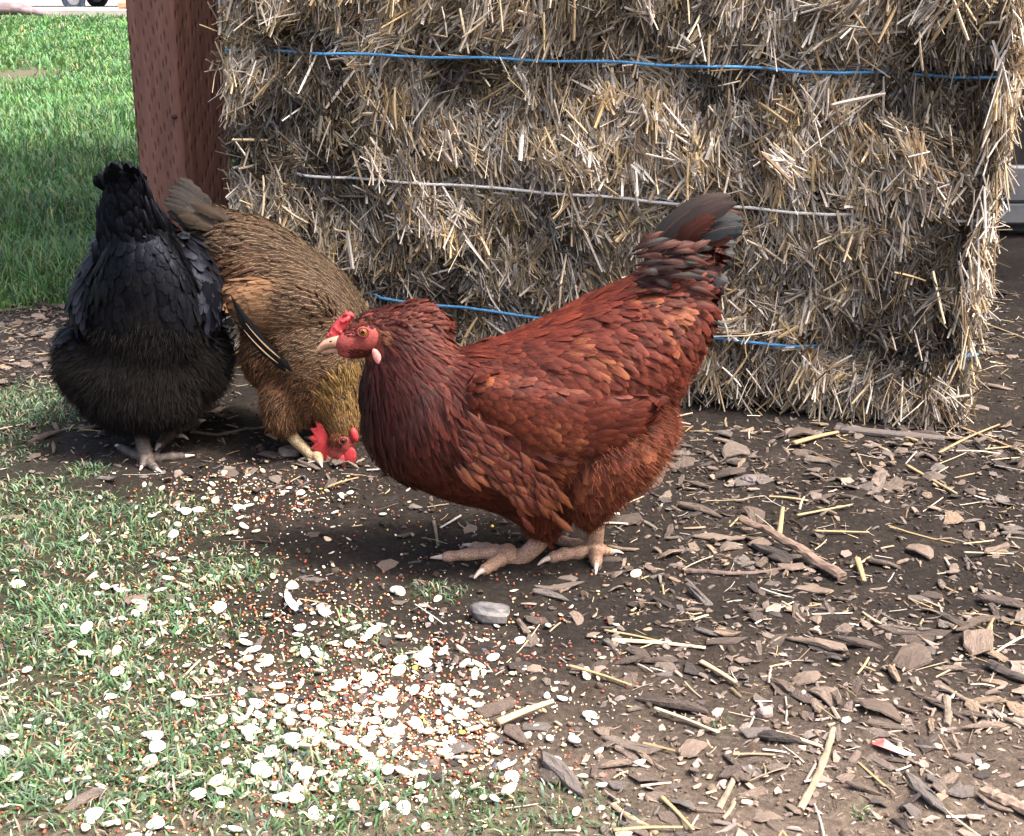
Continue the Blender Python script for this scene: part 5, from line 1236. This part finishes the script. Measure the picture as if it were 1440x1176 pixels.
stick([(1228,686),(1236,670)], .006, .006, (.25,.18,.155), 'stubby broken stick in front of the bale')
# wooden strip lying under the front edge of the bale
a_, b2 = G(1190, 608), G(1310, 620); v, t, q = box(((a_+b2)/2+np.array([0, 0, .004])), .16, .018, .008, math.atan2(b2[1]-a_[1], b2[0]-a_[0])); o = link('wooden_lath', mesh_np('wooden_lath', v, q, M_BARKS, np.tile((.10,.085,.08), (len(v), 1)), smooth=False)); tag(o, 'dark grey wooden lath lying along the foot of the bale', 'lath')

# --- stones
def stone(px, py, wpx, flat, col, label, seed, yaw=0.0, asp=.7, mat=None):
    V, T, Q = sphere(11, 7); r = np.random.default_rng(seed); V = V*(1+.30*vnoise(V[:, 0]*1.6+seed, V[:, 1]*1.6, V[:, 2]*1.6)+.12*vnoise(V[:, 0]*4, V[:, 1]*4+seed, V[:, 2]*4))[:, None]
    V = np.sign(V)*np.abs(V)**.8
    p = G(px, py); s = wpx*.5*depth(p)/FPX; V = V*np.array([s, s*asp, s*flat]); o = link('stone', mesh_np('stone', V, [T, Q], mat or M_BARKS, np.tile(col, (len(V), 1)), smooth=False), None, (p[0], p[1], s*flat*.62+float(ground_h(p[0], p[1]))))
    o.rotation_euler = (0, 0.05, yaw); return tag(o, label, 'stone')
m_st = simple('veined_stone', (.045,.045,.055), (.16,.15,.145), 70, .6, .5, .002, .3)
stone(690, 868, 56, .52, (.5,.48,.48), 'pale grey and white stone on the soil in front of the red hen', 1, -.25, .55, m_st)
stone(408, 640, 30, .5, (.17,.14,.12), 'rounded grey-brown stone beside the brown hen\'s leg', 2, .3, .8)
stone(538, 0+1035, 10, .7, (.2,.2,.24), 'small blue-grey pebble in the seed pile', 3)
stone(1057, 675, 30, .4, (.13,.11,.115), 'dark grey flat stone right of the red hen\'s rear', 6, .2, .8)
stone(1076, 1008-0, 24, .8, (.26,.2,.18), 'small purplish brown stone in the lower litter', 7, .4, .8)
# red and white scrap
p = G(1250, 1062); V = np.array([(-.014,.010,.002),(-.002,.013,.006),(.004,.004,.004),(.022,-.008,.001),(.010,-.011,.003),(-.006,-.002,.005)]); V2 = V+np.array([0, 0, -.0006]); Fq_ = [(0,5,2,1),(5,4,3,2)]; Fq2 = [tuple(6+i for i in f[::-1]) for f in Fq_]
c_ = np.array([(.55,.03,.03),(.55,.03,.03),(.8,.78,.8),(.62,.58,.75),(.7,.68,.8),(.7,.2,.2)]); o = link('paper_scrap', mesh_np('paper_scrap', np.concatenate([V, V2]), np.array(Fq_+Fq2), attr_mat('scrap', .5, .4, None, 0, .05), np.concatenate([c_, c_]), smooth=False), None, (p[0], p[1], .004)); tag(o, 'small torn red and white scrap in the bark litter', 'scrap')
# small pale feather left of the red hen's feet
v, f, c, uu = plume(G(402, 830, .004), G(405, 842, .012), G(418, 858, .004), .010, (0, -.3, 1), (.45, .5, .58), (.62, .66, .74), .3, 8); p = G(408, 845); o = link('small_feather', mesh_np('small_feather', v-p, f, feather_mat('pale_feather', .6, .3, .3), c, uu), None, tuple(p)); tag(o, 'small pale bluish feather lying on the seed left of the red hen', 'feather')

# --- loose straw on the soil
def loose(n, fx):
    out = []
    while sum(map(len, out)) < n:
        x = rng.uniform(-1.3, 1.6, 5000); y = rng.uniform(.8, 3.2, 5000); px, py = proj(np.stack([x, y, 0*x], 1)); inb = (np.stack([x, y], 1)-CL[:2]) @ BU[:2]; dpt = -((np.stack([x, y], 1)-CL[:2]) @ BN[:2])
        d = .10+.9*np.exp(-((dpt+.06)/.10)**2)*(inb > -.1)+.5*((px > 850) & (py > 620))*np.exp(-((py-800)/260)**2)+.35*((px > 900) & (py > 850)) + .8*np.exp(-((px-1400)/60)**2-((py-470)/60)**2)+.35*((px < 130) & (py > 430) & (py < 620))
        d *= np.where((px < 600) & (py > 700), 1.2, 1); k = (rng.random(5000) < d) & ~((inb > 0) & (inb < BL) & (dpt > .02) & (dpt < BD)); out.append(np.stack([x[k], y[k]], 1))
    return np.concatenate(out)[:n]
lp = loose(2400, 0); LL = rng.gamma(3, .0085, len(lp)).clip(.008, .085); LW = rng.gamma(4, .00042, len(lp)).clip(.0008, .0042)
LC = STRAWC[rng.choice(8, len(lp), p=[.2,.14,.24,.18,.10,.02,.06,.06])]*rng.uniform(.4, .85, (len(lp), 1))
ang = rng.uniform(0, 2*math.pi, len(lp)); dd = np.stack([np.cos(ang), np.sin(ang), rng.normal(0, .07, len(lp))], 1)
pp = np.column_stack([lp, ground_h(lp[:, 0], lp[:, 1])+LW*.5+.0008+np.abs(dd[:, 2])*LL*.5]); px, py = proj(pp); vis = (px > 5) & (px < 1435) & (py < 1170)
order = np.argsort(-(LL*LW/pp[:, 1]**2*vis)); NI = 160
for j in order[:NI]:
    v, f, c, uu = strips(np.array([[-LL[j]*.5, 0, 0]]), np.array([[1., 0, 0]]), np.array([[0, 0, 1.]]), LL[j:j+1], LW[j:j+1]*1.1, np.array([rng.normal(0, .02)*LL[j]]), LC[j:j+1], 4, fold=.4, curl=np.array([rng.normal(0, .10)*LL[j]]))
    col = 'golden' if LC[j][2] < .3*1.0 and LC[j][0] > .38 else 'pale' if LC[j][0] > .42 else 'brownish'; sz = 'long' if LL[j] > .055 else 'short'
    o = link('loose_straw', mesh_np('loose_straw', v, f, M_STRAW, c, uu, False), None, tuple(pp[j])); o.matrix_world = Matrix.Translation(Vector(pp[j])) @ orient(dd[j], (0, 0, 1)).to_4x4()
    tag(o, f'{sz} {col} straw stalk lying {where(px[j], py[j])}', 'straw', f'{sz} {col} loose straw stalks {where(px[j], py[j])}')
r_ = order[NI:]; v, f, c, uu = strips(pp[r_]-dd[r_]*(LL[r_]*.5)[:, None], dd[r_], np.tile((0, 0, 1.), (len(r_), 1))+rng.normal(0, .2, (len(r_), 3)), LL[r_], LW[r_], rng.normal(0, .02, len(r_))*LL[r_], LC[r_], 3, curl=rng.normal(0, .12, len(r_))*LL[r_])
tag(link('straw_litter', mesh_np('straw_litter', v, f, M_STRAW, c, uu, False)), 'thin bits of straw strewn over the soil and grass', 'straw litter', None, 'stuff')
def stalk(a, b2, wpx, col, label, rise=0.0, z0=.002, z1=.002, cv=.03):
    A_, B_ = G(*a)+np.array([0, 0, z0]), G(*b2)+np.array([0, 0, z1]); L = np.linalg.norm(B_-A_); w_ = wpx*depth(A_)/FPX; mid = (A_+B_)/2; mid[2] += rise
    q = spline(np.array([A_, mid+np.array([0, cv*L, 0]), B_]), 6); r = np.linspace(w_*.55, w_*.35, len(q)); c = A_.copy(); c[2] = 0; v, t, qq = tube(q+np.array([0, 0, w_*.3]), r, 7, .55)
    tag(link('loose_straw', mesh_np('loose_straw', v-c, [t, qq], M_STRAW, np.tile(col, (len(v), 1))), None, tuple(c)), label, 'straw')
GLD, PAL, OCH = (.32,.24,.13), (.38,.32,.23), (.31,.21,.12)
stalk((860,905), (992,916), 9, (.62,.48,.28), 'thick pale straw stalk lying level below the red hen\'s feet')
stalk((1115,628), (1178,612), 10, OCH, 'broad golden straw blade just in front of the bale middle'); stalk((1275,658), (1345,698), 6, GLD, 'slanted yellow straw stalk in front of the bale corner', cv=0)
stalk((1145,750), (1222,752), 5, GLD, 'straight yellow straw piece right of the thick slanted stick', cv=0); stalk((1120,728), (1198,713), 5, GLD, 'thin yellow straw piece above the thick slanted stick', cv=0)
stalk((1205,790), (1215,822), 9, GLD, 'short broad yellow straw piece pointing down right of the sticks', cv=0); stalk((1355,780), (1425,782), 4, PAL, 'thin pale straw lying level at the far right', cv=0)
stalk((1320,640), (1405,600), 5, OCH, 'curved orange-brown straw at the right foot of the bale'); stalk((1345,602), (1440,640), 5, OCH, 'golden straw running to the right from the bale foot')
stalk((920,1000), (1010,1035), 7, PAL, 'pale straw stalk slanting between grass tuft and litter'); stalk((1090,1035), (1155,1055), 9, (.56,.44,.28), 'pale broad straw stalk in the middle of the litter'); stalk((985,935), (1035,965), 9, (.40,.29,.2), 'brown flat splint in the upper litter')
stalk((800,940), (888,968), 6, GLD, 'yellow straw stalk slanting on the pale soil'); stalk((700,1022), (778,1005), 14, (.50,.37,.22), 'bundle-like broad tan straw beside the seed pile', z1=.012); stalk((862,1172), (960,1168), 7, GLD, 'yellow straw at the bottom edge')
stalk((1095,760), (1100,728), 8, GLD, 'short yellow straw standing against the thick stick', z1=.012, cv=0); stalk((930,1125), (975,1172), 7, GLD, 'yellow straw pair lower left of the litter'); stalk((1380,640-5), (1452,630), 4, GLD, 'yellow straw at the far right beside the bale')
stalk((1376,455), (1440,478), 4, GLD, 'yellow straw on the ground behind the bale corner'); stalk((850,890), (945,885+25), 5, GLD, 'thin yellow straw next to the thick pale stalk')

# --- spilled seed
m, nt, b = new_mat('seed'); a = N(nt, 'Attribute', attribute_name='col').outputs['Color']; nt.links.new(a, b.inputs['Base Color']); b.inputs['Roughness'].default_value = .5; b.inputs['Specular IOR Level'].default_value = .35; M_SEED = m
V, T, Q = sphere(10, 6); flatseed = [];
for k in range(6):
    W_ = V.copy(); W_[:, 0] *= 1+.0*k; W_[:, 1] *= .52+.07*k; W_[:, 2] *= .26+.03*(k % 3); W_[:, 1] *= 1-.35*W_[:, 0]*(k % 2); W_[:, 2] += .10*W_[:, 0]**2; flatseed.append((W_, T, Q))
def seeds_px(n, spread=1.0):
    wts = np.array([rx*ry*k for _, _, rx, ry, k in SEEDS]); i = rng.choice(len(SEEDS), n, p=wts/wts.sum()); S_ = np.array(SEEDS)
    px = S_[i, 0]+rng.normal(0, .62*spread, n)*S_[i, 2]; py = S_[i, 1]+rng.normal(0, .62*spread, n)*S_[i, 3]
    u = rng.random(n) < .20; px[u] = rng.uniform(0, 900, u.sum()); py[u] = rng.uniform(680, 1176, u.sum())
    d_ = ray(0, 0); u_ = (px-720)/FPX; v_ = (588-py)/FPX; t_ = -CAM_H/(-ST+v_*CT); return np.stack([u_*t_, (CT+v_*ST)*t_, 0*t_], 1)
fl_me = [mesh_np('white_seed', a_, [b2_, c_], M_SEED, np.tile(cl, (len(a_), 1))) for a_, b2_, c_ in flatseed for cl in ((.66,.62,.54), (.60,.52,.38))]
def on_ground(p, k=.3, up=0): p = p.copy(); p[:, 2] = ground_h(p[:, 0], p[:, 1])+up; return p
sp = seeds_px(1700, 1.3); ss_ = rng.gamma(3.8, .00092, len(sp)).clip(.0014, .0080); gm_ = grass_px(sp[:, 0], sp[:, 1]); pz = on_ground(sp); pz[:, 2] += ss_*.35 + .006*np.clip(gm_, 0, 1)*rng.random(len(sp))
px, py = proj(pz); keep = ~((px > 590) & (px < 860) & (py < 830) & (py > 680)); sp, ss_, pz, px, py = sp[keep], ss_[keep], pz[keep], px[keep], py[keep]
order = np.argsort(-ss_/pz[:, 1])
def seed_where(px, py):
    if py < 740: return 'on the soil right in front of the brown hen' if px > 330 else 'on the soil in front of the black hen' if px > 200 else 'at the back edge of the short grass'
    if px > 620: return 'on bare soil right of the pile'
    if px > 390 and py > 900: return ('at the top of the dense seed pile' if py < 970 else 'at the bottom of the dense seed pile' if py > 1060 else 'in the left half of the dense seed pile' if px < 520 else 'in the right half of the dense seed pile')
    if px > 390: return 'on the dark soil left of the red hen\'s feet'
    if py > 1080: return 'in the grass at the lower left corner' if px < 180 else 'in the grass at the bottom left of the pile'
    return ('in the short grass at the left edge' if px < 150 else 'in the grass between left edge and seed pile') if py > 930 else ('in the left middle grass by the picture edge' if px < 180 else 'on the bare strip behind the seed pile')
for j in order[:300]:
    w_ = 'wide' if rng.random() < .5 else 'narrow'; i_ = int(rng.integers(0, 12)); o = link('white_seed', fl_me[i_], None, tuple(pz[j])); s = float(ss_[j])*1.12; o.scale = (s, s, s); o.rotation_euler = (rng.normal(0, .3), rng.normal(0, .3), rng.uniform(0, 6.28))
    cn = ('very large ' if s > .0072 else 'large ' if s > .0052 else 'mid-sized ')+('rounded ' if i_//2 > 2 else 'slim ')+('white' if i_ % 2 == 0 else 'cream'); tag(o, f'{cn} seed {seed_where(px[j], py[j])}', 'seed', f'{cn} seeds {seed_where(px[j], py[j])}')
r_ = order[300:]; mass('scattered_white_seeds', flatseed, pz[r_], mats(pz[r_], ss_[r_], .35), np.where(rng.random((len(r_), 1)) < .6, np.array([[.64,.59,.50]]), np.array([[.56,.45,.29]]))*rng.uniform(.8, 1.03, (len(r_), 1)), M_SEED, 'smaller white and cream seeds strewn over soil and grass', 'seeds', True)
rs = sphere(7, 5); n = 2700; q_ = seeds_px(n, 1.1); rr = rng.uniform(.0010, .0017, n); q_ = on_ground(q_); q_[:, 2] += rr*.8+.004*np.clip(grass_px(q_[:, 0], q_[:, 1]), 0, 1)*rng.random(n)
kc = rng.choice(4, n, p=[.50,.25,.15,.10]); cc = np.array([(.27,.062,.034), (.36,.13,.05), (.62,.42,.16), (.26,.05,.03)])[kc]*rng.uniform(.8, 1.15, (n, 1))
mass('red_millet', [rs], q_, mats(q_, rr, .1), cc, M_SEED, 'small round red and orange millet grains strewn with the white seeds', 'millet', True)
n = 5200; q_ = seeds_px(n, 1.25); rr = rng.uniform(.0005, .0012, n); q_ = on_ground(q_); q_[:, 2] += rr*.6
mass('grain_crumbs', [sphere(5, 3)], q_, mats(q_, rr, .3), np.array([(.72,.64,.52), (.60,.44,.28)])[rng.choice(2, n)]*rng.uniform(.7, 1.1, (n, 1)), M_SEED, 'fine pale grain crumbs spread between the seeds', 'crumbs', True)
n = 90; q_ = on_ground(seeds_px(n, 1.1)); rr = rng.uniform(.0025, .0038, n); q_[:, 2] += rr*.5
mass('sunflower_husks', flatseed, q_, mats(q_, rr, .3), np.array([(.05,.055,.085), (.62,.48,.05)])[rng.choice(2, n, p=[.72, .28])]*rng.uniform(.8, 1.1, (n, 1)), M_SEED, 'dark sunflower husks and yellow corn bits among the seeds', 'husks', True)
